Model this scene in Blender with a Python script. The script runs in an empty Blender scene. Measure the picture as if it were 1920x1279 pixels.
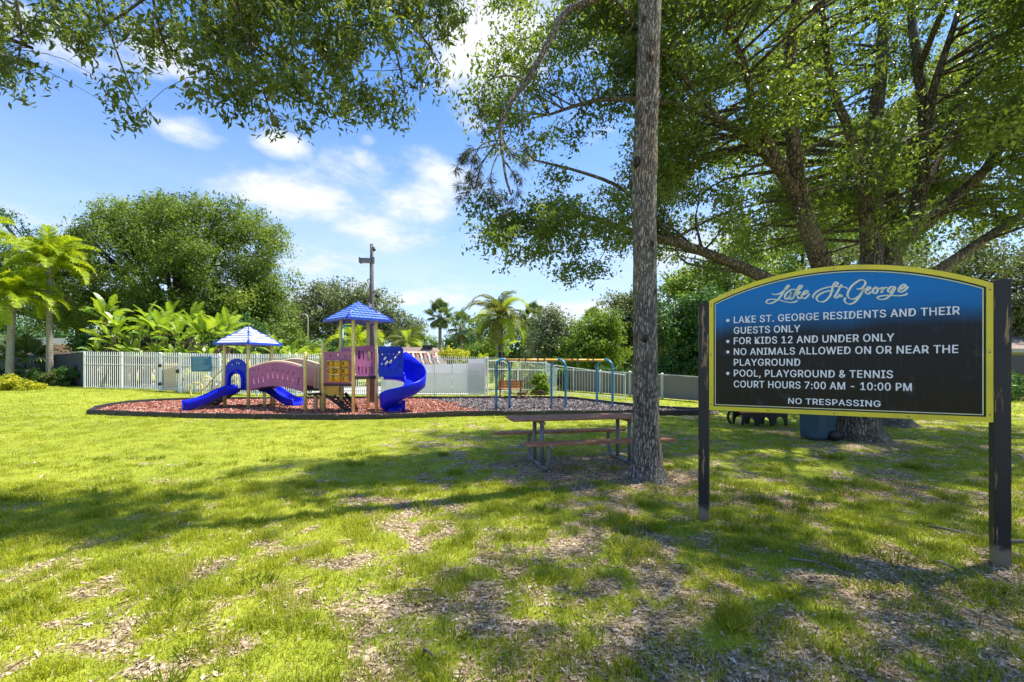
import bpy, bmesh, math, random
import numpy as np
from mathutils import Vector, Matrix

random.seed(7)
rng = np.random.default_rng(7)
scene = bpy.context.scene
COL = scene.collection
FPX, EYE = 853.33, 1.6          # focal length in pixels of the 1920 wide photo, camera height

# ---------------------------------------------------------------- camera, sky, sun, exposure
cam_d = bpy.data.cameras.new('camera')
cam = bpy.data.objects.new('camera', cam_d)
COL.objects.link(cam)
cam.location = (0, 0, EYE)
cam.rotation_euler = (math.radians(90), 0, 0)
cam_d.lens = 16.0
cam_d.sensor_width = 36.0
cam_d.shift_y = 44.5 / 1920
cam_d.clip_start = 0.05
cam_d.clip_end = 2000
scene.camera = cam

SUN_DIR = Vector((0.42, 0.15, 0.93)).normalized()
sun_el = math.asin(SUN_DIR.z)
sun_az = math.atan2(SUN_DIR.x, SUN_DIR.y)     # from +Y towards +X

sun_d = bpy.data.lights.new('sun', 'SUN')
sun_d.energy = 3.2
sun_d.angle = math.radians(1.0)
sun_d.color = (1.0, 0.94, 0.82)
sun = bpy.data.objects.new('sun', sun_d)
COL.objects.link(sun)
sun.location = (5, 10, 30)
sun.rotation_euler = SUN_DIR.to_track_quat('Z', 'Y').to_euler()

world = bpy.data.worlds.new("World")
scene.world = world
world.use_nodes = True
wt = world.node_tree
for n in list(wt.nodes):
    wt.nodes.remove(n)


class NT:
    """tiny helper to write node trees"""
    def __init__(s, tree):
        s.t = tree

    def n(s, typ, **kw):
        nd = s.t.nodes.new(typ)
        for k, v in kw.items():
            if k == 'ins':
                for i, val in v.items():
                    s.put(nd.inputs[i], val)
            else:
                setattr(nd, k, v)
        return nd

    def put(s, sock, val):
        if isinstance(val, bpy.types.NodeSocket):
            s.t.links.new(val, sock)
        else:
            if hasattr(sock, 'default_value'):
                dv = sock.default_value
                if hasattr(dv, '__len__') and not hasattr(val, '__len__'):
                    val = [val] * len(dv)
                if hasattr(dv, '__len__') and len(dv) == 4 and len(val) == 3:
                    val = list(val) + [1]
                sock.default_value = val

    def math(s, op, a, b=None, c=None, clamp=False):
        nd = s.t.nodes.new('ShaderNodeMath')
        nd.operation = op
        nd.use_clamp = clamp
        s.put(nd.inputs[0], a)
        if b is not None:
            s.put(nd.inputs[1], b)
        if c is not None:
            s.put(nd.inputs[2], c)
        return nd.outputs[0]

    def vmath(s, op, a, b=None):
        nd = s.t.nodes.new('ShaderNodeVectorMath')
        nd.operation = op
        s.put(nd.inputs[0], a)
        if b is not None:
            s.put(nd.inputs[1], b)
        return nd.outputs['Value'] if op in ('DOT_PRODUCT', 'LENGTH', 'DISTANCE') else nd.outputs[0]

    def noise(s, vec, scale, detail=4, rough=0.55, dist=0.0):
        nd = s.t.nodes.new('ShaderNodeTexNoise')
        nd.inputs['Scale'].default_value = scale
        nd.inputs['Detail'].default_value = detail
        nd.inputs['Roughness'].default_value = rough
        nd.inputs['Distortion'].default_value = dist
        if vec is not None:
            s.put(nd.inputs['Vector'], vec)
        return nd.outputs[0]

    def smooth(s, v, lo, hi, to0=0.0, to1=1.0):
        nd = s.t.nodes.new('ShaderNodeMapRange')
        nd.interpolation_type = 'SMOOTHSTEP'
        s.put(nd.inputs[0], v)
        s.put(nd.inputs[1], lo)
        s.put(nd.inputs[2], hi)
        s.put(nd.inputs[3], to0)
        s.put(nd.inputs[4], to1)
        return nd.outputs[0]

    def mix(s, f, a, b, mode='MIX'):
        nd = s.t.nodes.new('ShaderNodeMix')
        nd.data_type = 'RGBA'
        nd.blend_type = mode
        s.put(nd.inputs[0], f)
        s.put(nd.inputs[6], a)
        s.put(nd.inputs[7], b)
        return nd.outputs[2]

    def ramp(s, f, stops, interp='LINEAR'):
        nd = s.t.nodes.new('ShaderNodeValToRGB')
        nd.color_ramp.interpolation = interp
        e = nd.color_ramp.elements
        while len(e) < len(stops):
            e.new(0.5)
        for i, (p, c) in enumerate(stops):
            e[i].position = p
            e[i].color = (c[0], c[1], c[2], 1)
        s.put(nd.inputs[0], f)
        return nd.outputs[0]

    def mapping(s, vec, scale=(1, 1, 1), loc=(0, 0, 0), rot=(0, 0, 0)):
        nd = s.t.nodes.new('ShaderNodeMapping')
        s.put(nd.inputs[0], vec)
        nd.inputs['Location'].default_value = loc
        nd.inputs['Rotation'].default_value = rot
        nd.inputs['Scale'].default_value = scale
        return nd.outputs[0]


W = NT(wt)
sky = W.n('ShaderNodeTexSky', sky_type='NISHITA', sun_disc=False)
sky.sun_elevation = sun_el
sky.sun_rotation = sun_az
sky.air_density = 1.0
sky.dust_density = 0.6
sky.ozone_density = 2.5
geo = W.n('ShaderNodeTexCoord')
D = geo.outputs['Generated']
sep = W.n('ShaderNodeSeparateXYZ', ins={0: D})
dx, dy, dz = sep.outputs
az = W.math('ARCTAN2', dx, dy)
el = W.math('ARCSINE', W.math('MINIMUM', dz, 0.9999))
# cloud field: noise over the direction, stretched flat near the horizon
cz = W.math('ADD', W.math('MAXIMUM', dz, 0.0), 0.22)
cx = W.math('DIVIDE', dx, cz)
cy = W.math('DIVIDE', dy, cz)
cvec = W.n('ShaderNodeCombineXYZ', ins={0: cx, 1: cy, 2: 0.35}).outputs[0]
nz1 = W.noise(cvec, 1.5, 8, 0.6, 0.3)
nz2 = W.noise(cvec, 4.5, 6, 0.62, 0.2)
field = W.math('ADD', W.math('MULTIPLY', nz1, 0.60), W.math('MULTIPLY', nz2, 0.40))
field = W.math('MULTIPLY_ADD', W.math('SUBTRACT', field, 0.5), 2.3, 0.42)


def blob(px, py, rx, ry, w):
    a0 = math.atan2((px - 960) / FPX, 1.0)
    h = math.hypot((px - 960) / FPX, 1.0)
    e0 = math.atan2((684 - py) / FPX, h)
    k = 1 / (h * FPX)
    u = W.math('DIVIDE', W.math('SUBTRACT', az, a0), rx * k)
    v = W.math('DIVIDE', W.math('SUBTRACT', el, e0), ry * k)
    r = W.math('SQRT', W.math('ADD', W.math('MULTIPLY', u, u), W.math('MULTIPLY', v, v)))
    return W.math('MULTIPLY', W.smooth(r, 0.0, 1.25, 1.0, 0.0), w)


tot = None
for b in [(905, 90, 150, 115, .42), (820, 40, 60, 40, .2), (345, 252, 95, 42, .40), (530, 268, 70, 38, .40),
          (525, 355, 150, 58, .40), (700, 315, 130, 50, .30), (820, 345, 140, 90, .36), (900, 420, 120, 60, .25), (760, 445, 150, 40, .22),
          (60, 60, 150, 60, .35), (300, 110, 160, 50, .3), (690, 262, 30, 20, .3), (890, 235, 50, 35, .22),
          (740, 560, 260, 45, .34), (600, 500, 150, 50, .2), (1080, 590, 180, 40, .30), (30, 400, 110, 25, .25),
          (1700, 300, 300, 200, .25), (1180, 200, 200, 160, .22), (1250, 450, 200, 80, .25)]:
    v = blob(*b)
    tot = v if tot is None else W.math('MAXIMUM', tot, v)
dens = W.math('ADD', field, W.math('MULTIPLY', tot, 1.42))
dens = W.math('ADD', dens, W.smooth(el, 0.02, 0.30, 0.10, 0.0))
cloud = W.smooth(dens, 0.58, 0.98)
# thin veil low in the sky
veil = W.math('MULTIPLY', W.smooth(el, 0.0, 0.55, 0.97, 0.0), W.smooth(nz1, 0.25, 0.7, 0.55, 1.0))
ccol = W.mix(W.smooth(dens, 0.70, 1.25), (3.5, 3.75, 4.15), (4.6, 4.65, 4.75))
skyc = W.mix(1.0, sky.outputs[0], (0.56, 0.78, 1.06), 'MULTIPLY')
skyc = W.mix(veil, skyc, (3.35, 3.9, 4.5))
skyc = W.mix(W.math('MULTIPLY', cloud, 0.93), skyc, ccol)
bg = W.n('ShaderNodeBackground', ins={0: skyc, 1: 0.085})
wo = W.n('ShaderNodeOutputWorld')
wt.links.new(bg.outputs[0], wo.inputs[0])

vs = scene.view_settings
vs.view_transform = 'Standard'
vs.look = 'None'
vs.exposure = 1.62
vs.gamma = 1.0
vs.use_curve_mapping = False
scene.cycles.max_bounces = 6
scene.cycles.diffuse_bounces = 5
scene.cycles.glossy_bounces = 2
scene.cycles.transmission_bounces = 3
scene.cycles.caustics_reflective = False
scene.cycles.caustics_refractive = False


# ---------------------------------------------------------------- helpers
def P(px, py, Y):
    """point of the place seen at photo pixel px,py when it stands Y metres ahead"""
    return Vector(((px - 960) / FPX * Y, Y, EYE - (py - 684) / FPX * Y))


def G(px, py):
    """ground point under a photo pixel"""
    Y = EYE * FPX / (py - 684)
    return Vector(((px - 960) / FPX * Y, Y, 0))


def GX(px, Y):
    return Vector(((px - 960) / FPX * Y, Y, 0))


OFF = {}


def tag(o, label=None, cat=None, group=None, kind=None):
    if label:
        o['label'] = label
    if cat:
        o['category'] = cat
    if group:
        o['group'] = group
    if kind:
        o['kind'] = kind
    return o


def link(o, parent=None):
    COL.objects.link(o)
    if parent is not None:
        o.parent = parent
    return o


def thing(name, label, cat, loc=(0, 0, 0), group=None, kind=None):
    o = bpy.data.objects.new(name, None)
    o.empty_display_size = 0.2
    link(o)
    o.location = loc
    OFF[o] = Vector(loc)
    return tag(o, label, cat, group, kind)


def orth(d):
    d = d.normalized()
    a = Vector((0, 0, 1)) if abs(d.z) < 0.9 else Vector((1, 0, 0))
    u = d.cross(a).normalized()
    return u, d.cross(u).normalized()


class MB:
    """collects shapes given in world coordinates and links them as one mesh object"""
    def __init__(s):
        s.v, s.f, s.sm = [], [], []

    def raw(s, vs_, fs, smooth=False):
        b = len(s.v)
        s.v.extend([tuple(v) for v in vs_])
        s.f.extend([tuple(i + b for i in f) for f in fs])
        s.sm.extend([smooth] * len(fs))
        return s

    def box(s, c, size, rz=0.0, M=None):
        hx, hy, hz = size[0] / 2, size[1] / 2, size[2] / 2
        pts = [Vector((x, y, z)) for z in (-hz, hz) for y in (-hy, hy) for x in (-hx, hx)]
        R = M if M is not None else Matrix.Rotation(rz, 3, 'Z')
        c = Vector(c)
        pts = [c + R @ p for p in pts]
        return s.raw(pts, [(0, 2, 3, 1), (4, 5, 7, 6), (0, 1, 5, 4), (2, 6, 7, 3), (0, 4, 6, 2), (1, 3, 7, 5)])

    def obox(s, a, b, w, h, up=Vector((0, 0, 1))):
        """bar from a to b, w wide sideways, h along up"""
        a, b = Vector(a), Vector(b)
        d = (b - a)
        L = d.length
        d.normalize()
        side = d.cross(up).normalized()
        u = side.cross(d).normalized()
        M = Matrix((d, side, u)).transposed()
        return s.box((a + b) / 2, (L, w, h), M=M)

    def tube(s, pts, radii, n=8, cap=True, smooth=True, jitter=None):
        pts = [Vector(p) for p in pts]
        if not hasattr(radii, '__len__'):
            radii = [radii] * len(pts)
        u = None
        vs_, fs = [], []
        for i, p in enumerate(pts):
            d = (pts[min(i + 1, len(pts) - 1)] - pts[max(i - 1, 0)])
            if d.length < 1e-9:
                d = Vector((0, 0, 1))
            d.normalize()
            if u is None:
                u, w = orth(d)
            else:
                u = (u - d * u.dot(d))
                if u.length < 1e-6:
                    u, w = orth(d)
                u.normalize()
                w = d.cross(u)
            for k in range(n):
                a = 2 * math.pi * k / n
                r = radii[i]
                if jitter:
                    r *= jitter(i, k)
                vs_.append(p + (u * math.cos(a) + w * math.sin(a)) * r)
        for i in range(len(pts) - 1):
            for k in range(n):
                a, b = i * n + k, i * n + (k + 1) % n
                fs.append((a, b, b + n, a + n))
        if cap:
            fs.append(tuple(range(n - 1, -1, -1)))
            fs.append(tuple((len(pts) - 1) * n + k for k in range(n)))
        return s.raw(vs_, fs, smooth)

    def cyl(s, a, b, r, n=10, r2=None):
        return s.tube([a, b], [r, r if r2 is None else r2], n)

    def ball(s, c, r, n=8, m=6, sz=(1, 1, 1)):
        c = Vector(c)
        vs_, fs = [], []
        for i in range(m + 1):
            t = math.pi * i / m
            for k in range(n):
                a = 2 * math.pi * k / n
                vs_.append(c + Vector((math.sin(t) * math.cos(a) * sz[0], math.sin(t) * math.sin(a) * sz[1], math.cos(t) * sz[2])) * r)
        for i in range(m):
            for k in range(n):
                a, b = i * n + k, i * n + (k + 1) % n
                fs.append((a, a + n, b + n, b))
        return s.raw(vs_, fs, True)

    def build(s, name, mat, parent=None, label=None, bevel=0.0, kind=None):
        off = OFF.get(parent, Vector((0, 0, 0))) if parent is not None else Vector((0, 0, 0))
        me = bpy.data.meshes.new(name)
        me.from_pydata([(v[0] - off.x, v[1] - off.y, v[2] - off.z) for v in s.v], [], s.f)
        me.polygons.foreach_set('use_smooth', s.sm)
        me.materials.append(mat)
        me.update()
        o = bpy.data.objects.new(name, me)
        link(o, parent)
        OFF[o] = off
        if bevel:
            m = o.modifiers.new('bevel', 'BEVEL')
            m.width = bevel
            m.segments = 2
            m.limit_method = 'ANGLE'
            m.angle_limit = math.radians(40)
        if label:
            o['label'] = label
        if kind:
            o['kind'] = kind
        return o


def catmull(pts, n=8):
    pts = [Vector(p) for p in pts]
    out = []
    for i in range(len(pts) - 1):
        p0 = pts[max(i - 1, 0)]
        p1, p2 = pts[i], pts[i + 1]
        p3 = pts[min(i + 2, len(pts) - 1)]
        for k in range(n):
            t = k / n
            out.append(0.5 * ((2 * p1) + (p2 - p0) * t + (2 * p0 - 5 * p1 + 4 * p2 - p3) * t * t + (3 * p1 - p0 - 3 * p2 + p3) * t ** 3))
    out.append(pts[-1])
    return out


def curve_mesh(cu):
    o = bpy.data.objects.new('tmp', cu)
    COL.objects.link(o)
    dg = bpy.context.evaluated_depsgraph_get()
    me = bpy.data.meshes.new_from_object(o.evaluated_get(dg))
    bpy.data.objects.remove(o)
    bpy.data.curves.remove(cu)
    return me


def plate(name, outline, holes, thick, O, U, V, mat, parent, label=None, bevel=0.0):
    """flat panel with openings: 2D outline placed at O along U,V and thickened along UxV"""
    cu = bpy.data.curves.new('tmp', 'CURVE')
    cu.dimensions = '2D'
    cu.fill_mode = 'BOTH'
    cu.extrude = thick / 2
    for poly in [outline] + list(holes):
        sp = cu.splines.new('POLY')
        sp.points.add(len(poly) - 1)
        for i, (a, b) in enumerate(poly):
            sp.points[i].co = (a, b, 0, 1)
        sp.use_cyclic_u = True
    me = curve_mesh(cu)
    O, U, V = Vector(O), Vector(U).normalized(), Vector(V).normalized()
    N = U.cross(V)
    off = OFF.get(parent, Vector((0, 0, 0)))
    for v in me.vertices:
        c = v.co.copy()
        v.co = O + U * c.x + V * c.y + N * c.z - off
    me.name = name
    me.materials.clear()
    me.materials.append(mat)
    o = bpy.data.objects.new(name, me)
    link(o, parent)
    OFF[o] = off
    if label:
        o['label'] = label
    return o


def rect(x0, y0, x1, y1):
    return [(x0, y0), (x1, y0), (x1, y1), (x0, y1)]


def disc(cx_, cy_, rx, ry=None, n=16, rot=0.0):
    ry = ry or rx
    out = []
    for i in range(n):
        a = 2 * math.pi * i / n
        x, y = rx * math.cos(a), ry * math.sin(a)
        out.append((cx_ + x * math.cos(rot) - y * math.sin(rot), cy_ + x * math.sin(rot) + y * math.cos(rot)))
    return out


def slot(cx_, cy_, L, w, ang):
    """rounded slot"""
    pts = []
    for sgn in (1, -1):
        for i in range(5):
            a = math.pi * (i / 4 - 0.5)
            pts.append((sgn * (L / 2 + w / 2 * math.cos(a)), sgn * w / 2 * math.sin(a)))
    c, s_ = math.cos(ang), math.sin(ang)
    return [(cx_ + x * c - y * s_, cy_ + x * s_ + y * c) for x, y in pts]


# ---- value noise for layout
_lat = rng.random((6, 256, 256)).astype(np.float32)


def vnoise(x, y, k=0):
    xi, yi = np.floor(x).astype(int), np.floor(y).astype(int)
    fx, fy = x - xi, y - yi
    fx, fy = fx * fx * (3 - 2 * fx), fy * fy * (3 - 2 * fy)
    L = _lat[k % 6]
    a, b = L[xi & 255, yi & 255], L[(xi + 1) & 255, yi & 255]
    c, d = L[xi & 255, (yi + 1) & 255], L[(xi + 1) & 255, (yi + 1) & 255]
    return (a * (1 - fx) + b * fx) * (1 - fy) + (c * (1 - fx) + d * fx) * fy


def fbm(x, y, s=1.0, k=0, oct_=4):
    t, amp, tot = 0, 0.5, 0
    for i in range(oct_):
        t = t + amp * vnoise(x * s * 2 ** i + 17.3 * i + 100, y * s * 2 ** i + 9.1 * i + 100, k + i)
        tot += amp
        amp *= 0.55
    return t / tot


def sst(v, a, b):
    t = np.clip((v - a) / (b - a), 0, 1)
    return t * t * (3 - 2 * t)


def bare_mask(x, y):
    """0 = full grass, 1 = bare soil with leaf litter"""
    n = fbm(x, y, 1.1, 1) * 0.40 + fbm(x, y, 4.6, 3) * 0.60
    near = sst(y, 5.6, 1.6)
    right = sst(x, -1.0, 1.5) * sst(y, 12.0, 6.0)
    bias = -0.010 + 0.110 * near + 0.055 * right
    bias = bias + 0.22 * np.exp(-(((x - 1.0) / 1.6) ** 2 + ((y - 7.3) / 1.0) ** 2))
    bias = bias + 0.22 * np.exp(-(((x - 1.9) / 0.55) ** 2 + ((y - 6.1) / 0.5) ** 2))
    bias = bias + 0.20 * np.exp(-(((x - 7.5) / 1.4) ** 2 + ((y - 9.6) / 1.0) ** 2))
    bias = bias - 0.10 * sst(x, -1.5, -4.5) * sst(y, 1.5, 3.5)
    return .90 * sst(n + bias, 0.44, 0.76)


def gz(x, y):
    """gentle unevenness of the lawn"""
    f = sst(y, 12.5, 9.0)
    rise = 0.24 * sst(-np.asarray(x), 13, 23) * sst(np.asarray(y), 19, 25)
    return rise + ((fbm(x, y, 0.5, 2, 3) - 0.5) * 0.05 + (fbm(x, y, 3.0, 4, 2) - 0.5) * 0.018) * f


def mesh_np(name, verts, tris, mat, parent=None, attrs=None, smooth=False, nper=3):
    off = OFF.get(parent, Vector((0, 0, 0))) if parent is not None else Vector((0, 0, 0))
    verts = (verts - np.array(off)).astype(np.float32)
    me = bpy.data.meshes.new(name)
    me.vertices.add(len(verts))
    me.vertices.foreach_set('co', verts.ravel())
    n = len(tris)
    me.loops.add(n * nper)
    me.loops.foreach_set('vertex_index', tris.astype(np.int32).ravel())
    me.polygons.add(n)
    me.polygons.foreach_set('loop_start', np.arange(0, n * nper, nper, dtype=np.int32))
    if smooth:
        me.polygons.foreach_set('use_smooth', np.ones(n, dtype=bool))
    me.materials.append(mat)
    for k, v in (attrs or {}).items():
        a = me.attributes.new(k, 'FLOAT', 'POINT')
        a.data.foreach_set('value', v.astype(np.float32))
    me.update(calc_edges=True)
    me.validate()
    o = bpy.data.objects.new(name, me)
    link(o, parent)
    OFF[o] = off
    return o


def unit(a):
    return a / np.maximum(np.linalg.norm(a, axis=1, keepdims=True), 1e-9)


def leaf_arrays(cen, nrm, dirv, L, Wd, tint):
    """folded diamond leaves: 4 verts, 2 triangles each"""
    n = len(cen)
    dirv = unit(dirv)
    side = unit(np.cross(nrm, dirv))
    nn = np.cross(dirv, side)
    L, Wd = L[:, None], Wd[:, None]
    b = cen - dirv * L * 0.5
    t = cen + dirv * L * 0.5 - nn * L * 0.10
    m1 = cen - dirv * L * 0.05 + side * Wd * 0.5 + nn * Wd * 0.12
    m2 = cen - dirv * L * 0.05 - side * Wd * 0.5 + nn * Wd * 0.12
    V_ = np.stack([b, m1, t, m2], 1).reshape(-1, 3)
    i = np.arange(n) * 4
    T = np.stack([np.stack([i, i + 1, i + 2], 1), np.stack([i, i + 2, i + 3], 1)], 1).reshape(-1, 3)
    return V_, T, np.repeat(tint, 4)


def clump_leaves(centers, radii, n_each, size, aspect, seed, up=0.5, droop=0.15, flat=0.75, hollow=0.4, tintbase=None, outw=0.5, jit=0.55):
    """leaves gathered round clump centres"""
    r = np.random.default_rng(seed)
    centers = np.array(centers, dtype=float)
    radii = np.array(radii, dtype=float)
    k = len(centers)
    cnt = np.maximum(6, (n_each * (radii / radii.mean()) ** 2)).astype(int)
    idx = np.repeat(np.arange(k), cnt)
    n = len(idx)
    d = unit(r.normal(size=(n, 3)))
    rad = (hollow + (1 - hollow) * r.random(n) ** 0.6) * (1 + 0.22 * r.normal(size=n))
    p = d * rad[:, None]
    p[:, 2] *= flat
    # twiggy: pull leaves onto a few spokes of their clump
    spokes = unit(r.normal(size=(k * 9, 3)) + np.array([0, 0, 0.15]))
    s = spokes[idx * 9 + r.integers(0, 9, n)]
    tt = r.random(n)
    on = s * (0.25 + 1.05 * tt)[:, None] + r.normal(size=(n, 3)) * 0.15
    on[:, 2] *= flat
    pick = r.random(n) < 0.6
    p = np.where(pick[:, None], on, p)
    cen = centers[idx] + p * radii[idx][:, None]
    nrm = unit(d * outw + np.array([0, 0, up]) + r.normal(size=(n, 3)) * jit)
    dirv = r.normal(size=(n, 3)) + d * 0.8 + np.array([0, 0, -droop * 3])
    ct = r.random(k) if tintbase is None else np.array(tintbase)
    tint = np.clip(0.62 * ct[idx] + 0.38 * r.random(n) + 0.14 * p[:, 2], 0, 1)  # leaves lighter towards each clump's top: sunlit tops put into the tint
    L = size * (0.55 + 0.95 * r.random(n) ** 1.3)
    return leaf_arrays(cen, nrm, dirv, L, L * aspect * (0.8 + 0.4 * r.random(n)), tint)


# ---------------------------------------------------------------- materials
def newmat(name):
    m = bpy.data.materials.new(name)
    m.use_nodes = True
    t = m.node_tree
    for n in list(t.nodes):
        t.nodes.remove(n)
    return m, NT(t)


def finish(m, N, shader):
    o = N.n('ShaderNodeOutputMaterial')
    N.t.links.new(shader, o.inputs[0])
    return m


def bsdf(N, color, rough=0.6, metal=0.0, bump=None, bstr=0.3, bdist=0.01, spec=0.5, coat=0.0):
    p = N.n('ShaderNodeBsdfPrincipled')
    N.put(p.inputs['Base Color'], color)
    N.put(p.inputs['Roughness'], rough)
    N.put(p.inputs['Metallic'], metal)
    N.put(p.inputs['Specular IOR Level'], spec)
    N.put(p.inputs['Coat Weight'], coat)
    if bump is not None:
        b = N.n('ShaderNodeBump')
        b.inputs['Strength'].default_value = bstr
        b.inputs['Distance'].default_value = bdist
        N.put(b.inputs['Height'], bump)
        N.t.links.new(b.outputs[0], p.inputs['Normal'])
    return p.outputs[0]


def pm(name, col, rough=0.55, var=0.12, scale=6.0, bump=0.15, bscale=60, metal=0.0, dirt=None, dirt_amt=0.25, coat=0.0, spec=0.5):
    """painted or plastic surface with slight mottling and dirt"""
    m, N = newmat(name)
    co = N.n('ShaderNodeTexCoord').outputs['Object']
    n1 = N.noise(co, scale, 5, 0.6)
    c2 = tuple(max(0, c * (1 - var * 2.2)) for c in col)
    c3 = tuple(min(1, c * (1 + var * 0.9)) for c in col)
    c = N.ramp(n1, [(0.25, c2), (0.55, col), (0.8, c3)])
    if dirt:
        n3 = N.noise(co, scale * 2.7, 8, 0.7)
        c = N.mix(N.smooth(n3, 0.52, 0.72, 0, dirt_amt), c, dirt)
    n2 = N.noise(co, bscale, 3, 0.5)
    r = N.smooth(n1, 0.2, 0.8, rough * 0.85, min(1, rough * 1.15))
    return finish(m, N, bsdf(N, c, r, metal, n2, bump, 0.004, spec, coat))


def leafmat(name, stops, trans=(0.25, 0.36, 0.03), tf=0.35, rough=0.5, spec=0.35):
    m, N = newmat(name)
    a = N.n('ShaderNodeAttribute', attribute_name='tint').outputs['Fac']
    c = N.ramp(a, stops)
    tr = N.n('ShaderNodeBsdfTranslucent')
    tcol = N.mix(0.5, c, trans)
    N.put(tr.inputs[0], N.mix(1.0, tcol, N.ramp(a, [(0, (.7, .8, .7)), (1, (1.25, 1.15, 1.0))]), 'MULTIPLY'))
    s = bsdf(N, c, rough, spec=spec)
    mx = N.n('ShaderNodeMixShader')
    mx.inputs[0].default_value = tf
    N.t.links.new(s, mx.inputs[1])
    N.t.links.new(tr.outputs[0], mx.inputs[2])
    return finish(m, N, mx.outputs[0])


def barkmat(name, c1, c2, sx=9.0, sz=1.6, bump=1.0, dist=0.03):
    m, N = newmat(name)
    co = N.n('ShaderNodeTexCoord').outputs['Object']
    v = N.mapping(co, (sx, sx, sz))
    warp = N.vmath('ADD', v, N.vmath('MULTIPLY', N.noise(v, .8, 5, .65), (1.4, 1.4, 2.6)))
    w = N.noise(warp, 2.6, 9, 0.72, 0.4)
    vo = N.n('ShaderNodeTexVoronoi', feature='DISTANCE_TO_EDGE')
    N.put(vo.inputs['Vector'], warp)
    vo.inputs['Scale'].default_value = 2.7
    crack = N.smooth(vo.outputs['Distance'], 0.0, 0.24)
    v1 = N.n('ShaderNodeTexVoronoi')
    N.put(v1.inputs['Vector'], warp)
    v1.inputs['Scale'].default_value = 2.7
    plate_ = N.n('ShaderNodeSeparateColor', ins={0: v1.outputs['Color']}).outputs[0]
    fine = N.noise(N.mapping(co, (60, 60, 22)), 1, 6, 0.75)
    h = N.math('ADD', N.math('MULTIPLY', crack, 0.42), N.math('ADD', N.math('MULTIPLY', w, 0.50), N.math('ADD', N.math('MULTIPLY', fine, 0.32), N.math('MULTIPLY', plate_, 0.16))))
    col = N.ramp(h, [(0.46, tuple(c * 0.30 for c in c1)), (0.76, c1), (1.0, c2)])
    big = N.noise(co, 1.3, 4, 0.6)
    col = N.mix(N.smooth(N.noise(N.mapping(co, (4, 4, 1.1)), 1, 5, .65), .48, .66, 0, .5), col, N.mix(1, col, (1.25, .88, .68), 'MULTIPLY'))
    col = N.mix(N.smooth(big, 0.4, 0.7, 0, 0.35), col, (c2[0] * 0.75, c2[1] * 0.80, c2[2] * 0.66))
    return finish(m, N, bsdf(N, col, 0.92, bump=h, bstr=bump, bdist=dist, spec=0.2))


M = {}
M['cream'] = pm('cream_post_paint', (0.82, 0.68, 0.28), 0.42, 0.10, 3, 0.1, dirt=(0.35, 0.27, 0.15), dirt_amt=0.2)
M['cream_pale'] = pm('cream_plastic', (0.80, 0.60, 0.38), 0.5, 0.08, 3, 0.1)
M['blue_slide'] = pm('blue_slide_plastic', (0.006, 0.016, 0.66), 0.34, 0.10, 2.5, 0.05, spec=0.22, dirt=(0.01, 0.03, 0.45), dirt_amt=0.25)
M['blue_panel'] = pm('blue_panel_plastic', (0.008, 0.040, 0.52), 0.42, 0.12, 3, 0.05, spec=0.25)
M['purple'] = pm('purple_panel_plastic', (0.40, 0.115, 0.27), 0.5, 0.12, 3, 0.1, dirt=(0.45, 0.25, 0.38), dirt_amt=0.3)
M['deck'] = pm('maroon_deck_rubber', (0.075, 0.030, 0.040), 0.7, 0.15, 5, 0.3)
M['dark_rubber'] = pm('dark_step_rubber', (0.030, 0.024, 0.022), 0.75, 0.2, 8, 0.4)
M['yellow'] = pm('yellow_panel_plastic', (0.72, 0.40, 0.03), 0.45, 0.10, 4, 0.1)
M['ochre'] = pm('ochre_plastic', (0.60, 0.36, 0.05), 0.5, 0.10, 4, 0.1)
M['roof_pale'] = pm('faded_tiles_painted_sheen', (0.64, 0.66, 0.82), 0.33, 0.10, 5, 0.1, dirt=(0.12, 0.17, 0.6), dirt_amt=0.5)  # faded plastic, made paler still by sheen and glare painted into the colour
M['roof_mid'] = pm('faded_blue_roof_tiles', (0.14, 0.25, 0.66), 0.35, 0.12, 5, 0.1, dirt=(0.05, 0.10, 0.5), dirt_amt=0.4)
M['roof_trim'] = pm('blue_roof_trim', (0.030, 0.085, 0.58), 0.35, 0.12, 4, 0.1)
M['swing_blue'] = pm('teal_blue_paint', (0.030, 0.23, 0.42), 0.35, 0.10, 3, 0.05, dirt=(0.04, 0.12, 0.18), dirt_amt=0.35)
M['orange'] = pm('orange_beam_paint', (0.74, 0.40, 0.04), 0.42, 0.12, 3, 0.05)
M['orange_slat'] = pm('orange_bench_boards', (0.58, 0.20, 0.05), 0.5, 0.12, 6, 0.2)
M['white_vinyl'] = pm('white_fence_paint', (0.88, 0.88, 0.88), 0.42, 0.05, 2, 0.05, dirt=(0.45, 0.45, 0.42), dirt_amt=0.25)
M['white_sheet'] = pm('white_screen_sheet', (0.82, 0.82, 0.84), 0.5, 0.04, 1.2, 0.1, dirt=(0.6, 0.6, 0.62), dirt_amt=0.4)
def thinsheet():
    m, N = newmat('thin_white_sheet')
    co = N.n('ShaderNodeTexCoord').outputs['Object']
    c = N.ramp(N.noise(co, 1.3, 4, .6), [(.3, (.86, .86, .90)), (.7, (.93, .93, .96))])
    tr = N.n('ShaderNodeBsdfTranslucent')
    N.put(tr.inputs[0], c)
    mx = N.n('ShaderNodeMixShader')
    mx.inputs[0].default_value = .5
    N.t.links.new(bsdf(N, c, .5), mx.inputs[1])
    N.t.links.new(tr.outputs[0], mx.inputs[2])
    return finish(m, N, mx.outputs[0])


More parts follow.
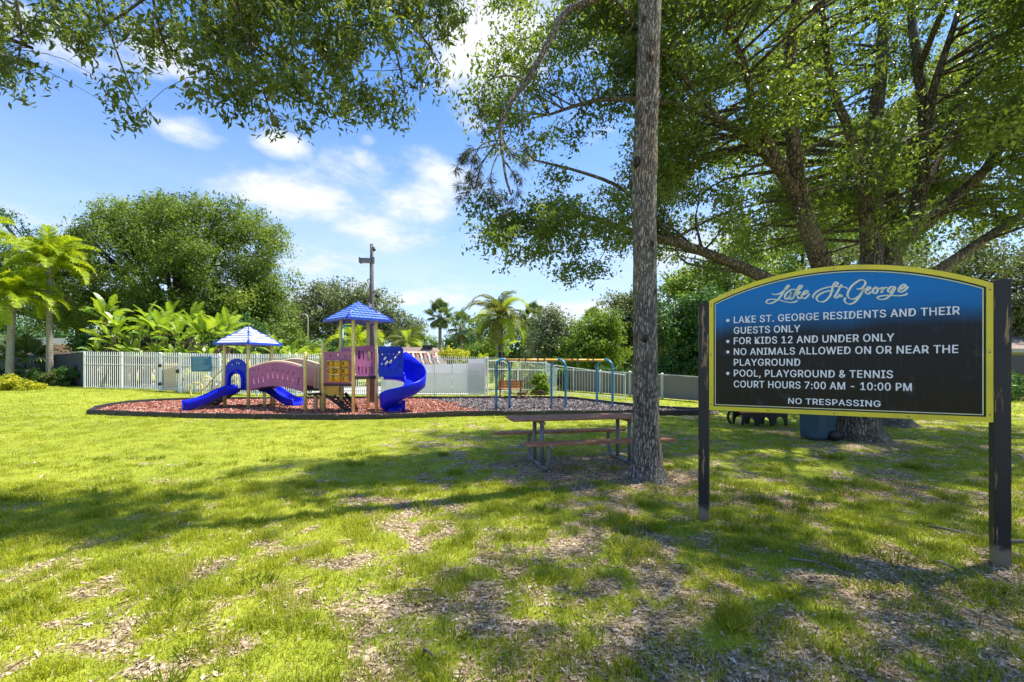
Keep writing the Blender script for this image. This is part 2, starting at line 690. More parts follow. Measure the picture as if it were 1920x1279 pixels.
M['white_sheet'] = thinsheet()
M['grey_vinyl'] = pm('grey_fence_paint', (0.155, 0.155, 0.155), 0.6, 0.06, 2, 0.05, dirt=(0.1, 0.1, 0.1), dirt_amt=0.3)
M['grey_post'] = pm('pale_grey_post_paint', (0.62, 0.63, 0.64), 0.5, 0.05, 2, 0.05)
M['dark_screen'] = pm('dark_windscreen_cloth', (0.035, 0.042, 0.055), 0.8, 0.2, 2, 0.3)
M['tan_gate'] = pm('tan_screen_panel', (0.62, 0.42, 0.22), 0.6, 0.08, 3, 0.1)
M['timber_black'] = pm('black_plastic_timber', (0.030, 0.028, 0.030), 0.6, 0.3, 5, 0.3, dirt=(0.14, 0.11, 0.09), dirt_amt=0.5)
M['steel'] = pm('galvanised_dull_steel', (0.20, 0.21, 0.22), 0.5, 0.15, 6, 0.2, metal=0.2, dirt=(0.05, 0.05, 0.05), dirt_amt=0.4)
M['steel_light'] = pm('pale_lamp_metal', (0.5, 0.5, 0.5), 0.45, 0.05, 6, 0.1)
M['black_iron'] = pm('black_cast_iron', (0.018, 0.017, 0.018), 0.5, 0.2, 8, 0.2)
M['bin'] = pm('blue_grey_bin_plastic', (0.045, 0.095, 0.145), 0.42, 0.12, 4, 0.1, dirt=(0.10, 0.12, 0.13), dirt_amt=0.4)
M['teal'] = pm('teal_tube_paint', (0.04, 0.33, 0.30), 0.4, 0.08)
M['pink_wall'] = pm('peach_stucco', (0.66, 0.42, 0.33), 0.8, 0.06, 2, 0.3)
M['white_roof'] = pm('white_roof_membrane', (0.78, 0.76, 0.74), 0.6, 0.05, 2, 0.2)
M['shingle'] = pm('brown_grey_shingle', (0.27, 0.20, 0.165), 0.9, 0.25, 7, 0.5, dirt=(0.13, 0.10, 0.09), dirt_amt=0.5)
M['rust_wood'] = pm('rust_red_rafter_paint', (0.36, 0.10, 0.035), 0.6, 0.2, 5, 0.2)
M['cream_wood'] = pm('cream_rafter_paint', (0.62, 0.50, 0.38), 0.6, 0.1, 5, 0.2)
M['window_dark'] = pm('dark_window_glass', (0.012, 0.014, 0.018), 0.12, 0.1, 5, 0.0)
M['sign_yellow'] = pm('yellow_sign_frame_paint', (0.78, 0.66, 0.03), 0.42, 0.10, 2.5, 0.08, dirt=(0.42, 0.36, 0.10), dirt_amt=0.4)
M['sign_white'] = pm('white_sign_lettering', (0.88, 0.90, 0.92), 0.45, 0.05, 8, 0.0)
M['sign_cream'] = pm('pale_yellow_script_lettering', (0.72, 0.74, 0.42), 0.4, 0.08, 8, 0.0)
M['info_blue'] = pm('blue_notice_board', (0.03, 0.15, 0.30), 0.45, 0.08, 3, 0.0)
M['info_pale'] = pm('pale_notice_print', (0.30, 0.50, 0.60), 0.5, 0.08, 3, 0.0)
M['box_white'] = pm('white_plastic_box', (0.70, 0.70, 0.68), 0.5, 0.06, 5, 0.1)
M['concrete'] = pm('worn_concrete', (0.42, 0.40, 0.36), 0.85, 0.12, 4, 0.4)
M['pole_wood'] = pm('weathered_pole_wood', (0.115, 0.105, 0.105), 0.85, 0.25, 3, 0.5, dirt=(0.20, 0.17, 0.15), dirt_amt=0.5)
M['brown_rock'] = pm('brown_stone', (0.16, 0.09, 0.065), 0.9, 0.3, 8, 0.6)
M['stone_pale'] = pm('pale_stone', (0.55, 0.52, 0.46), 0.8, 0.15, 8, 0.4)

M['bark_oak'] = barkmat('oak_bark', (0.15, 0.128, 0.095), (0.34, 0.30, 0.235), 7, 2.2)
M['bark_pine'] = barkmat('pine_bark', (0.23, 0.20, 0.175), (0.54, 0.49, 0.44), 10.5, 3.0, 1.0, 0.035)
M['bark_dark'] = barkmat('dark_bark', (0.050, 0.042, 0.034), (0.11, 0.095, 0.075), 5, 1.5)


def palmtrunk():
    m, N = newmat('palm_trunk_bark')
    co = N.n('ShaderNodeTexCoord').outputs['Object']
    w = N.n('ShaderNodeTexWave', wave_type='BANDS', bands_direction='Z')
    N.put(w.inputs['Vector'], co)
    w.inputs['Scale'].default_value = 2.6
    w.inputs['Distortion'].default_value = 2.5
    w.inputs['Detail'].default_value = 4
    n = N.noise(co, 6, 6, .65)
    h = N.math('ADD', N.math('MULTIPLY', w.outputs['Fac'], .4), n)
    c = N.ramp(h, [(0.35, (.14, .125, .10)), (0.7, (.29, .26, .215)), (1.0, (.40, .37, .31))])
    return finish(m, N, bsdf(N, c, .85, bump=h, bstr=.7, bdist=.02, spec=.2))


M['bark_palm'] = palmtrunk()

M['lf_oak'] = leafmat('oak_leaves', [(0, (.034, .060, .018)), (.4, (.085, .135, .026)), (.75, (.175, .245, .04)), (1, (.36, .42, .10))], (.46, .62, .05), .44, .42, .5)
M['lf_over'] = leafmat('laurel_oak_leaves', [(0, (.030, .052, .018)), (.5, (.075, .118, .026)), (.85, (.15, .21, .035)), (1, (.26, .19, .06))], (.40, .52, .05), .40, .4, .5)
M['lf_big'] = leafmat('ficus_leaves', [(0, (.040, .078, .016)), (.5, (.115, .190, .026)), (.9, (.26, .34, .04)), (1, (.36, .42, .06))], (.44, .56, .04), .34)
M['lf_grey'] = leafmat('grey_green_leaves', [(0, (0.068, 0.093, 0.045)), (.5, (0.150, 0.188, 0.083)), (1, (0.300, 0.330, 0.150))], (0.360, 0.450, 0.120), .25)
M['lf_bright'] = leafmat('bright_green_leaves', [(0, (0.047, 0.101, 0.016)), (.5, (0.115, 0.216, 0.027)), (1, (0.270, 0.378, 0.041))], (0.459, 0.608, 0.041), .38)
M['lf_dark'] = leafmat('dark_green_leaves', [(0, (0.018, 0.051, 0.015)), (.5, (0.045, 0.120, 0.024)), (1, (0.112, 0.240, 0.038))], (0.210, 0.420, 0.045), .25)
M['lf_olive'] = leafmat('olive_leaves', [(0, (0.060, 0.083, 0.027)), (.5, (0.128, 0.158, 0.045)), (1, (0.240, 0.270, 0.090))], (0.330, 0.420, 0.075), .3)
M['lf_lime'] = leafmat('lime_shrub_leaves', [(0, (.16, .22, .012)), (.5, (.42, .44, .02)), (1, (.70, .62, .05))], (.6, .6, .03), .35)
M['lf_palm'] = leafmat('palm_fronds', [(0, (.11, .18, .012)), (.5, (.30, .42, .02)), (1, (.52, .58, .04))], (.62, .70, .02), .45)
M['lf_palm2'] = leafmat('dull_palm_fronds', [(0, (.06, .08, .02)), (.5, (.12, .16, .03)), (1, (.30, .30, .05))], (.32, .34, .04), .35)
M['lf_sabal'] = leafmat('fan_palm_leaves', [(0, (0.049, 0.077, 0.028)), (.5, (0.105, 0.161, 0.049)), (1, (0.224, 0.280, 0.098))], (0.280, 0.392, 0.070), .28)
M['lf_banana'] = leafmat('paddle_leaves', [(0, (.05, .115, .012)), (.5, (.15, .27, .018)), (1, (.34, .44, .04))], (.42, .58, .03), .42, .35, .5)
M['lf_dead'] = leafmat('dead_fronds', [(0, (.10, .065, .03)), (1, (.30, .20, .10))], (.25, .16, .07), .2)
M['needle'] = leafmat('pine_needles', [(0, (.035, .055, .016)), (.5, (.06, .09, .022)), (1, (.16, .15, .05))], (.14, .18, .03), .2)
M['moss'] = leafmat('grey_hanging_moss', [(0, (.10, .09, .07)), (1, (.26, .24, .18))], (.2, .2, .14), .3)
M['grass'] = leafmat('grass_blades', [(0, (.090, .138, .018)), (.35, (.225, .285, .022)), (.75, (.42, .45, .026)), (.90, (.52, .48, .07)), (1, (.66, .56, .34))], (.58, .60, .03), .42, .6, .2)
M['litter'] = leafmat('dry_leaf_litter', [(0, (.13, .085, .05)), (.4, (.34, .245, .16)), (.8, (.60, .48, .35)), (1, (.78, .68, .54))], (.4, .28, .16), .12, .8, .15)


def sign_face():
    m, N = newmat('sign_face_painted_sky')
    co = N.n('ShaderNodeTexCoord').outputs['Object']
    sp = N.n('ShaderNodeSeparateXYZ', ins={0: co})
    wob = N.noise(co, 2.2, 4, .5)
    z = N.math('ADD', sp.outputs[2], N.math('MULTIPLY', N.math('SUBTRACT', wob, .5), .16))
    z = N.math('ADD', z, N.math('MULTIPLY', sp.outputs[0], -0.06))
    c = N.ramp(N.smooth(z, 1.60, 2.34), [(0, (.006, .007, .008)), (.34, (.007, .011, .017)), (.52, (.005, .065, .16)), (.72, (.002, .15, .42)), (1, (.001, .18, .52))])  # soft sky reflection put into the base colour, blue above to black below
    n = N.noise(co, 9, 6, .65)
    c = N.mix(N.smooth(n, .55, .75, 0, .22), c, (.10, .13, .17))
    drip = N.noise(N.mapping(co, (38, 38, 1.3)), 1, 5, .7)
    c = N.mix(N.smooth(drip, .56, .74, 0, .16), c, (.16, .19, .20))
    r = N.smooth(n, .3, .7, .16, .28)
    return finish(m, N, bsdf(N, c, r, bump=N.noise(co, 1.6, 2), bstr=.12, bdist=.01, spec=.22))


def sign_post():
    m, N = newmat('chipped_black_post_paint')
    co = N.n('ShaderNodeTexCoord').outputs['Object']
    v = N.mapping(co, (22, 22, 2.2))
    n = N.noise(v, 1.0, 7, .68, .3)
    big = N.noise(co, 2.3, 3, .5)
    chip = N.smooth(N.math('ADD', n, N.math('MULTIPLY', big, .42)), .81, .85)
    c = N.mix(chip, (.016, .017, .021), N.ramp(n, [(.4, (.16, .09, .04)), (.8, (.42, .28, .13))]))
    sp = N.n('ShaderNodeSeparateXYZ', ins={0: co})
    low = N.smooth(N.math('ADD', sp.outputs[2], N.math('MULTIPLY', N.noise(co, 14, 5, .6), -.16)), .02, .10, 1, 0)
    c = N.mix(low, c, (.20, .165, .11))
    return finish(m, N, bsdf(N, c, .45, bump=n, bstr=.35, bdist=.004, spec=.4))


def table_wood():
    m, N = newmat('brown_recycled_plank')
    co = N.n('ShaderNodeTexCoord').outputs['Object']
    v = N.mapping(co, (2, 30, 30), rot=(0, 0, -0.21))
    n = N.noise(v, 1.5, 6, .6)
    c = N.ramp(n, [(.3, (.22, .095, .052)), (.55, (.42, .19, .105)), (.8, (.56, .33, .21))])
    c = N.mix(N.smooth(N.noise(co, 8, 6, .7), .5, .7, 0, .4), c, (.60, .44, .30))
    return finish(m, N, bsdf(N, c, .8, bump=n, bstr=.2, bdist=.004, spec=.15))


def lawn_mat():
    m, N = newmat('lawn_ground')
    co = N.n('ShaderNodeTexCoord').outputs['Object']
    bare = N.n('ShaderNodeAttribute', attribute_name='bare').outputs['Fac']
    big = N.noise(co, .35, 4, .55)
    mid = N.noise(co, 1.7, 6, .65)
    fine = N.noise(co, 26, 6, .7)
    fin2 = N.noise(N.mapping(co, (70, 24, 40)), 1, 4, .7)
    g = N.math('ADD', N.math('MULTIPLY', big, .25), N.math('ADD', N.math('MULTIPLY', mid, .35), N.math('ADD', N.math('MULTIPLY', fine, .25), N.math('MULTIPLY', fin2, .25))))
    grass = N.ramp(g, [(.36, (.085, .115, .020)), (.48, (.175, .22, .026)), (.58, (.29, .325, .034)), (.72, (.42, .40, .09))])
    vo = N.n('ShaderNodeTexVoronoi')
    N.put(vo.inputs['Vector'], N.mapping(co, (24, 60, 30), rot=(0, 0, .5)))
    vo.inputs['Scale'].default_value = 1.0
    cell = N.math('MULTIPLY', N.n('ShaderNodeSeparateColor', ins={0: vo.outputs['Color']}).outputs[0], 1.0)
    soil = N.ramp(N.math('ADD', N.math('MULTIPLY', cell, .6), N.math('MULTIPLY', fine, .5)), [(.15, (.075, .05, .03)), (.45, (.22, .155, .095)), (.7, (.44, .34, .23)), (.95, (.64, .54, .42))])
    soil = N.mix(N.smooth(mid, .5, .7, 0, .5), soil, N.mix(1, soil, (.62, .45, .36), 'MULTIPLY'))
    edge = N.smooth(N.math('ADD', bare, N.math('MULTIPLY', N.math('SUBTRACT', fine, .5), 1.1)), .25, .65)
    c = N.mix(edge, grass, soil)
    h = N.math('ADD', fine, N.math('MULTIPLY', cell, .4))
    return finish(m, N, bsdf(N, c, .9, bump=h, bstr=.5, bdist=.02, spec=.1))


def mulch_mat(name, a, b, c_):
    m, N = newmat(name)
    co = N.n('ShaderNodeTexCoord').outputs['Object']
    vo = N.n('ShaderNodeTexVoronoi')
    N.put(vo.inputs['Vector'], N.mapping(co, (14, 22, 14)))
    cell = N.n('ShaderNodeSeparateColor', ins={0: vo.outputs['Color']}).outputs[0]
    n = N.noise(co, 1.5, 5, .6)
    c = N.ramp(cell, [(.0, a), (.5, b), (1, c_)])
    c = N.mix(N.smooth(n, .45, .7, 0, .5), c, b)
    return finish(m, N, bsdf(N, c, .95, bump=cell, bstr=.6, bdist=.02, spec=.1))


def chip_mat(name, stops):
    m, N = newmat(name)
    a = N.n('ShaderNodeAttribute', attribute_name='tint').outputs['Fac']
    return finish(m, N, bsdf(N, N.ramp(a, stops), .9, spec=.15))


M['sign_face'] = sign_face()
M['sign_post'] = sign_post()
M['table_wood'] = table_wood()
M['lawn'] = lawn_mat()
M['mulch_red'] = mulch_mat('red_mulch_ground', (.16, .05, .03), (.42, .16, .105), (.56, .30, .22))
M['mulch_grey'] = mulch_mat('grey_mulch_ground', (.075, .06, .06), (.20, .165, .16), (.36, .32, .31))
M['chip_red'] = chip_mat('red_mulch_chips', [(0, (.13, .04, .025)), (.45, (.44, .185, .125)), (.8, (.60, .31, .23)), (1, (.74, .56, .44))])
M['chip_grey'] = chip_mat('grey_mulch_chips', [(0, (.055, .045, .045)), (.5, (.20, .165, .16)), (.9, (.40, .36, .35)), (1, (.6, .56, .54))])
M['twig'] = pm('dry_twig_wood', (.22, .18, .14), .9, .3, 12, .5)

# ================================================================= GROUND
def axis(lo, a, b, hi, step, grow=1.22):
    fine = list(np.arange(a, b + 1e-6, step))
    out, s, v = [], step, b
    while v < hi:
        s *= grow
        v += s
        out.append(min(v, hi))
    left, s, v = [], step, a
    while v > lo:
        s *= grow
        v -= s
        left.append(max(v, lo))
    return np.array(left[::-1] + fine + out)


gx = axis(-320, -9, 12, 320, .07)
gy = axis(-60, .8, 14, 700, .07)
XX, YY = np.meshgrid(gx, gy, indexing='ij')
ZZ = gz(XX, YY)
BB = bare_mask(XX, YY)
nx, ny = XX.shape
vv = np.stack([XX, YY, ZZ], -1).reshape(-1, 3)
ii = (np.arange(nx - 1)[:, None] * ny + np.arange(ny - 1)[None, :]).ravel()
quads = np.stack([ii, ii + ny, ii + ny + 1, ii + 1], 1)
lawn = mesh_np('lawn', vv, quads, M['lawn'], attrs={'bare': BB.ravel()}, smooth=True, nper=4)
tag(lawn, 'bright yellow green lawn with worn leaf littered patches', kind='structure')

# mulch bed outline (plan)
front = [G(167, 777), G(340, 783.5), G(520, 786.5), G(650, 787.5), G(780, 784), G(900, 780), G(1100, 779), G(1303, 779), G(1352, 776.5)]
back = [G(1352, 776), G(1303, 773), G(1185, 765), G(1080, 752), G(1040, 749.5), G(920, 749.5), G(800, 750), G(700, 750.5), G(560, 750.5), G(420, 751.5), G(325, 753.5), G(241, 759), G(200, 766), G(169, 773.5)]


def dense(pts, n=6):
    return [Vector((p.x, p.y, 0)) for p in catmull(pts, n)]


fr, bk = dense(front), dense(back)
outline = fr + bk[1:]


def inpoly(x, y, poly):
    c = np.zeros(len(x), bool)
    n = len(poly)
    for i in range(n):
        x1, y1 = poly[i][0], poly[i][1]
        x2, y2 = poly[(i + 1) % n][0], poly[(i + 1) % n][1]
        if y1 == y2:
            continue
        cr = ((y1 > y) != (y2 > y)) & (x < (x2 - x1) * (y - y1) / (y2 - y1) + x1)
        c ^= cr
    return c


def divx(y):      # where red mulch gives way to grey
    return np.interp(y, [13.0, 14.2, 15.2, 20.6, 23], [-.9, -.9, -1.05, -3.6, -4.4])


def sheet(name, poly, z, mat, label):
    me = bpy.data.meshes.new(name)
    bm = bmesh.new()
    f = bm.faces.new([bm.verts.new((p[0], p[1], z)) for p in poly])
    bmesh.ops.triangulate(bm, faces=[f])
    bm.normal_update()
    if sum(q.normal.z for q in bm.faces) < 0:
        bmesh.ops.reverse_faces(bm, faces=bm.faces[:])
    bm.to_mesh(me)
    bm.free()
    me.materials.append(mat)
    o = bpy.data.objects.new(name, me)
    link(o)
    return tag(o, label, kind='structure')


sheet('grey_mulch_ground', outline, .030, M['mulch_grey'], 'grey wood mulch ground under the swing frame')
redpoly = [p for p in fr if p.x < divx(p.y)]
redpoly += [Vector((divx(y), y, 0)) for y in (14.3, 15.2, 17, 19, 20.5)]
redpoly += [p for p in bk if p.x < divx(p.y)]
sheet('red_mulch_ground', redpoly, .034, M['mulch_red'], 'red wood mulch ground under the play structure')


sheet('pool_deck', [(-12.8, 24.6, 0), (-1.6, 24.0, 0), (-1.6, 33, 0), (-12.8, 33, 0)], .03, M['concrete'], 'pale concrete deck behind the white fence')
sheet('pool_deck', [(-25.0, 27.6, 0), (-12.9, 25.2, 0), (-12.9, 33, 0), (-25.0, 33, 0)], .30, M['concrete'], 'pale concrete deck behind the gate')


def chips(name, n, red, mat, label):
    r = np.random.default_rng(5 if red else 6)
    xs = r.uniform(-15.5, 7.2, n * 3)
    t = r.random(n * 3)
    ys = 13.0 + (21.5 - 13.0) * t ** 1.35
    d = divx(ys) + (fbm(xs, ys, 1.5, 2) - .5) * 2.2
    ok = inpoly(xs, ys, [(p.x, p.y) for p in outline]) & ((xs < d) if red else (xs >= d))
    xs, ys = xs[ok][:n], ys[ok][:n]
    k = len(xs)
    hump = (fbm(xs, ys, 1.1, 3) - .3) * .05
    cen = np.stack([xs, ys, .045 + np.clip(hump, 0, .05) + .03 * r.random(k)], 1)
    nrm = unit(r.normal(size=(k, 3)) * .6 + np.array([0, 0, 1.0]))
    dv = r.normal(size=(k, 3)) * np.array([1, 1, .35])
    V_, T, ti = leaf_arrays(cen, nrm, dv, r.uniform(.05, .12, k), r.uniform(.02, .05, k), r.random(k))
    o = mesh_np(name, V_, T, mat, attrs={'tint': ti})
    tag(o, label, 'mulch', kind='stuff')


chips('red_mulch_chips', 45000, True, M['chip_red'], 'loose red wood chips spread beneath the blue and purple play structure')
chips('grey_mulch_chips', 32000, False, M['chip_grey'], 'loose grey wood chips spread beneath the teal swing frame')

# plastic timber border: one piece after another
border = thing('mulch_border', 'low black plastic timber border running round the red and grey mulch bed', 'border', (-3, 16, 0))
loop = outline + [outline[0]]
cum = [0]
for a, b in zip(loop[:-1], loop[1:]):
    cum.append(cum[-1] + (b - a).length)
npc = int(cum[-1] / 1.22)


def along(s):
    i = min(max(np.searchsorted(cum, s) - 1, 0), len(loop) - 2)
    t = (s - cum[i]) / max(1e-6, cum[i + 1] - cum[i])
    return loop[i].lerp(loop[i + 1], t)


for i in range(npc):
    a, b = along(cum[-1] * i / npc), along(cum[-1] * (i + 1) / npc)
    dr = (b - a).normalized()
    h = .165 + random.uniform(-.012, .012)
    w = .09
    mb = MB()
    za, zb = random.uniform(-.01, .01), random.uniform(-.01, .01)
    A, B = a + dr * .02, b - dr * .02
    mb.obox(A + Vector((0, 0, h / 2 + za)), B + Vector((0, 0, h / 2 + zb)), w, h)
    # stake lug and lip at the end of each piece
    mb.obox(b - dr * .10 + Vector((0, 0, h / 2)), b + dr * .05 + Vector((0, 0, h / 2)), w + .035, h * .55)
    mb.obox(A + Vector((0, 0, h * .62)), B + Vector((0, 0, h * .62)), w + .012, .02)
    mb.build('timber', M['timber_black'], border, bevel=.008)

# ================================================================= ENTRANCE SIGN
SA, SB = Vector((2.016, 4.65, 0)), Vector((3.85, 3.65, 0))
SU = (SB - SA).normalized()
SN = SU.cross(Vector((0, 0, 1)))          # towards the viewer
SW = (SB - SA).length


def sgn(px, py):
    """sign-plane coordinates (s, z) under a photo pixel"""
    d = Vector(((px - 960) / FPX, 1, -(py - 684) / FPX))
    t = SA.dot(SN) / d.dot(SN)
    p = d * t
    return (p - SA).dot(SU), p.z + EYE


def cr5(x, y):   # crop used to read the lettering
    return sgn(1290 + x / 3.048, 480 + y / 3.048)


sign = thing('entrance_sign', 'large arched board with yellow frame between two chipped black posts reading Lake St. George', 'sign', (2.93, 4.15, 0))


def archline(inset, x0=0.0, x1=SW, zb=1.140, zs=2.250, rise=.245, n=28):
    a, b = x0 + inset, x1 - inset
    pts = [(a, zb + inset), (b, zb + inset)]
    w = SW / 2
    Rr = (w * w + rise * rise) / (2 * rise)
    for i in range(n + 1):
        x = b + (a - b) * i / n
        z = zs + rise - Rr + math.sqrt(max(0, (Rr - inset) ** 2 - (x - w) ** 2))
        pts.append((x, z))
    return pts


Z = Vector((0, 0, 1))
plate('face_panel', archline(.045), [], .026, SA - SN * .004, SU, Z, M['sign_face'], sign)
plate('frame', archline(0), [archline(.041)], .050, SA, SU, Z, M['sign_yellow'], sign)
plate('pinstripe', archline(.053), [archline(.0605)], .004, SA + SN * .0115, SU, Z, M['sign_cream'], sign)
plate('frame_dark_gap', archline(.0412), [archline(.0475)], .010, SA + SN * .010, SU, Z, M['black_iron'], sign, label='dark inner edge strip of the yellow frame')  # dark line along the inner edge of the frame
pw = .100
Wd = SU * pw
for nm, base, top in (('left', SA - SU * (.052), 2.235), ('right', SB + SU * (.052), 2.275)):
    mb = MB()
    c = base - SN * .02
    Rm = Matrix((SU, -SN, Z)).transposed()
    segs = 14
    vs_, fs = [], []
    for i in range(segs + 1):
        z = -.05 + (top + .05) * i / segs
        for sx, sy in ((-1, -1), (1, -1), (1, 1), (-1, 1)):
            q = pw / 2 + random.uniform(-.0012, .0012)
            p = c + Rm @ Vector((sx * q, sy * q, 0))
            vs_.append((p.x, p.y, z))
    for i in range(segs):
        for k in range(4):
            a, b = i * 4 + k, i * 4 + (k + 1) % 4
            fs.append((a, b, b + 4, a + 4))
    fs.append(tuple(segs * 4 + k for k in range(4)))
    mb.raw(vs_, fs)
    mb.build('post', M['sign_post'], sign, bevel=.004,
             label='left post, paint worn off in long streaks' if nm == 'left' else 'right post, paint flaking near its top and bare at its foot')


FONT = None
try:      # Blender's own interface font, if this build carries it; otherwise the built-in one
    FONT = bpy.data.fonts.load(bpy.utils.system_resource('DATAFILES', path='fonts') + '/Inter.woff2')
except Exception:
    FONT = None


for s_, z_ in ((.020, 1.20), (.020, 1.70), (.020, 2.20), (SW - .020, 1.20), (SW - .020, 1.70), (SW - .020, 2.20), (SW * .25, 1.16), (SW * .5, 1.16), (SW * .75, 1.16), (SW * .5, 2.475)):
    p_ = SA + SU * s_ + Z * z_
    MB().tube([p_ + SN * .02, p_ + SN * .028], .0065, 8).build('screw', M['steel'], sign)


def textmesh(body):
    cu = bpy.data.curves.new('tmp', 'FONT')
    cu.body = body
    cu.size = 1.0
    if FONT is not None:
        cu.font = FONT
    else:
        cu.offset = .018
    cu.extrude = .01
    cu.space_character = 1.05
    cu.resolution_u = 3
    return curve_mesh(cu)


def sign_line(body, x0, y0, x1, y1, cap, parent=sign):
    """one line of capitals between two crop points on its baseline"""
    s0, z0 = cr5(x0, y0)
    s1, z1 = cr5(x1, y1)
    me = textmesh(body)
    co = np.array([v.co[:] for v in me.vertices])
    xmin, xmax = co[:, 0].min(), co[:, 0].max()
    capH = float(co[:, 1].max()) if '&' not in body and '0' not in body and 'S' not in body and 'G' not in body and 'O' not in body else float(np.percentile(co[:, 1], 99)) * .985
    off = OFF[sign]
    zb = (z0 + z1) / 2
    polys = [tuple(p.vertices) for p in me.polygons]
    # three slightly shifted layers make the thin face bold
    shifts = [(-.0016, 0, 0), (0, .0008, .0004), (.0016, 0, .0008), (0, -.0008, .0012)] if FONT is not None else [(0, 0, 0)]
    vv_, ff_ = [], []
    for sx_, sz_, sd_ in shifts:
        base_ = len(vv_)
        for v in co:
            a = (v[0] - xmin) / (xmax - xmin)
            vv_.append(SA + SU * (s0 + (s1 - s0) * a + sx_) + Z * (zb + v[1] / capH * cap + sz_) + SN * (.0125 + v[2] * .12 + sd_) - off)
        ff_ += [tuple(i + base_ for i in p) for p in polys]
    me = bpy.data.meshes.new('lettering')
    me.from_pydata([tuple(v) for v in vv_], [], ff_)
    me.materials.clear()
    me.materials.append(M['sign_white'])
    me.name = 'lettering'
    o = bpy.data.objects.new('lettering', me)
    link(o, parent)
    o['label'] = 'white line of capitals reading ' + body
    return o


CAP = .0655
sign_line('LAKE ST. GEORGE RESIDENTS AND THEIR', 263, 384, 1548, 335, CAP)
sign_line('GUESTS ONLY', 263, 444, 640, 436, CAP)
sign_line('FOR KIDS 12 AND UNDER ONLY', 263, 504, 1175, 488, CAP)
sign_line('NO ANIMALS ALLOWED ON OR NEAR THE', 263, 565, 1540, 556, CAP)
sign_line('PLAYGROUND', 263, 627, 640, 627, CAP)
sign_line('POOL, PLAYGROUND & TENNIS', 263, 689, 1168, 697, CAP)
sign_line('COURT HOURS 7:00 AM - 10:00 PM', 263, 750, 1275, 771, CAP)
sign_line('NO TRESPASSING', 573, 844, 1098, 861, .053)
for bx, by in ((228, 369), (228, 489), (228, 549), (228, 671)):
    s_, z_ = cr5(bx, by)
    plate('bullet', disc(0, 0, .0155, n=14), [], .004, SA + SU * s_ + Z * z_ + SN * .0115, SU, Z, M['sign_white'], sign)

STROKES = [
    [(145, 238), (175, 248), (225, 245), (280, 215), (330, 175), (358, 145), (352, 133), (332, 150), (302, 200), (270, 250), (232, 300), (180, 340), (120, 362), (85, 355), (80, 335), (105, 314), (160, 308), (230, 315), (300, 335), (370, 348), (430, 342), (465, 325)],
    [(388, 222), (358, 212), (322, 240), (306, 285), (325, 308), (360, 280), (390, 222), (366, 275), (365, 302), (388, 305), (408, 285)],
    [(405, 300), (440, 240), (480, 190), (520, 152), (515, 137), (490, 142), (455, 200), (425, 262), (408, 300)],
    [(345, 210), (380, 192), (430, 186), (455, 190)],
    [(432, 252), (468, 217), (490, 213), (482, 236), (445, 252), (468, 272), (476, 300), (500, 292), (520, 275)],
    [(505, 265), (560, 240), (592, 215), (580, 199), (550, 213), (522, 255), (525, 290), (552, 298), (590, 270), (613, 238)],
    [(668, 295), (654, 275), (690, 225), (760, 183), (850, 158), (930, 150), (1000, 154), (1060, 160), (1080, 178)],
    [(915, 203), (850, 205), (780, 225), (720, 262), (700, 300), (720, 330), (770, 341), (820, 318), (868, 262), (890, 200), (905, 140), (930, 103), (955, 97), (965, 112), (940, 136), (918, 130)],
    [(1012, 125), (975, 190), (940, 250), (925, 280), (940, 293), (972, 275), (992, 245)],
    [(992, 262), (1003, 254), (1013, 264), (1003, 275), (992, 265), (1003, 262), (1008, 268)],
    [(1195, 178), (1240, 180), (1288, 145), (1305, 100), (1280, 72), (1230, 75), (1150, 130), (1098, 200), (1084, 260), (1110, 298), (1160, 305), (1220, 272), (1265, 215), (1288, 170), (1262, 225), (1220, 290), (1170, 345), (1110, 368), (1060, 350), (1046, 312), (1062, 288)],
    [(1300, 210), (1348, 188), (1367, 166), (1345, 154), (1315, 190), (1310, 230), (1338, 242), (1380, 212)],
    [(1432, 158), (1402, 188), (1400, 225), (1428, 237), (1455, 205), (1455, 168), (1430, 156), (1450, 178), (1485, 175)],
    [(1480, 182), (1520, 163), (1516, 200), (1500, 230)],
    [(1508, 210), (1530, 178), (1560, 162), (1582, 165)],
    [(1662, 150), (1622, 155), (1588, 188), (1590, 218), (1620, 215), (1672, 155), (1650, 210), (1610, 260), (1560, 300), (1500, 312), (1458, 300), (1470, 275), (1540, 262), (1640, 262), (1720, 265), (1790, 255), (1827, 235)],
    [(1700, 195), (1760, 175), (1800, 140), (1788, 124), (1750, 140), (1716, 188), (1722, 216), (1760, 214), (1800, 190), (1832, 150)],
]


def ribbon(strokes, w, depth, name, mat):
    mb = MB()
    for st in strokes:
        q = [Vector((*sgn(1425 + x / 6.62, 515 + y / 6.62), 0)) for x, y in st]
        c = catmull(q, 6)
        L = []
        for i, p in enumerate(c):
            d = c[min(i + 1, len(c) - 1)] - c[max(i - 1, 0)]
            d = d.normalized() if d.length > 1e-9 else Vector((1, 0, 0))
            nrm = Vector((-d.y, d.x, 0))
            # broad on the down strokes, thin on the up strokes
            k = .55 + .75 * abs(d.dot(Vector((.45, .9, 0)))) ** 1.5
            L.append((p + nrm * w * k / 2, p - nrm * w * k / 2))
        vs_, fs = [], []
        for a, b in L:
            for q_ in (a, b):
                for dd in (0, depth):
                    vs_.append(SA + SU * q_.x + Z * q_.y + SN * (.0095 + dd))
        for i in range(len(L) - 1):
            o = i * 4
            fs += [(o + 1, o + 3, o + 7, o + 5), (o, o + 1, o + 5, o + 4), (o + 3, o + 2, o + 6, o + 7)]
        mb.raw(vs_, fs)
    return mb.build(name, mat, sign, label='flowing script reading Lake St. George')


ribbon(STROKES, .0125, .0045, 'script_lettering', M['sign_white'])
o_ = ribbon(STROKES, .0062, .0062, 'script_lettering', M['sign_cream'])
o_['label'] = 'pale yellow core of the script Lake St. George'

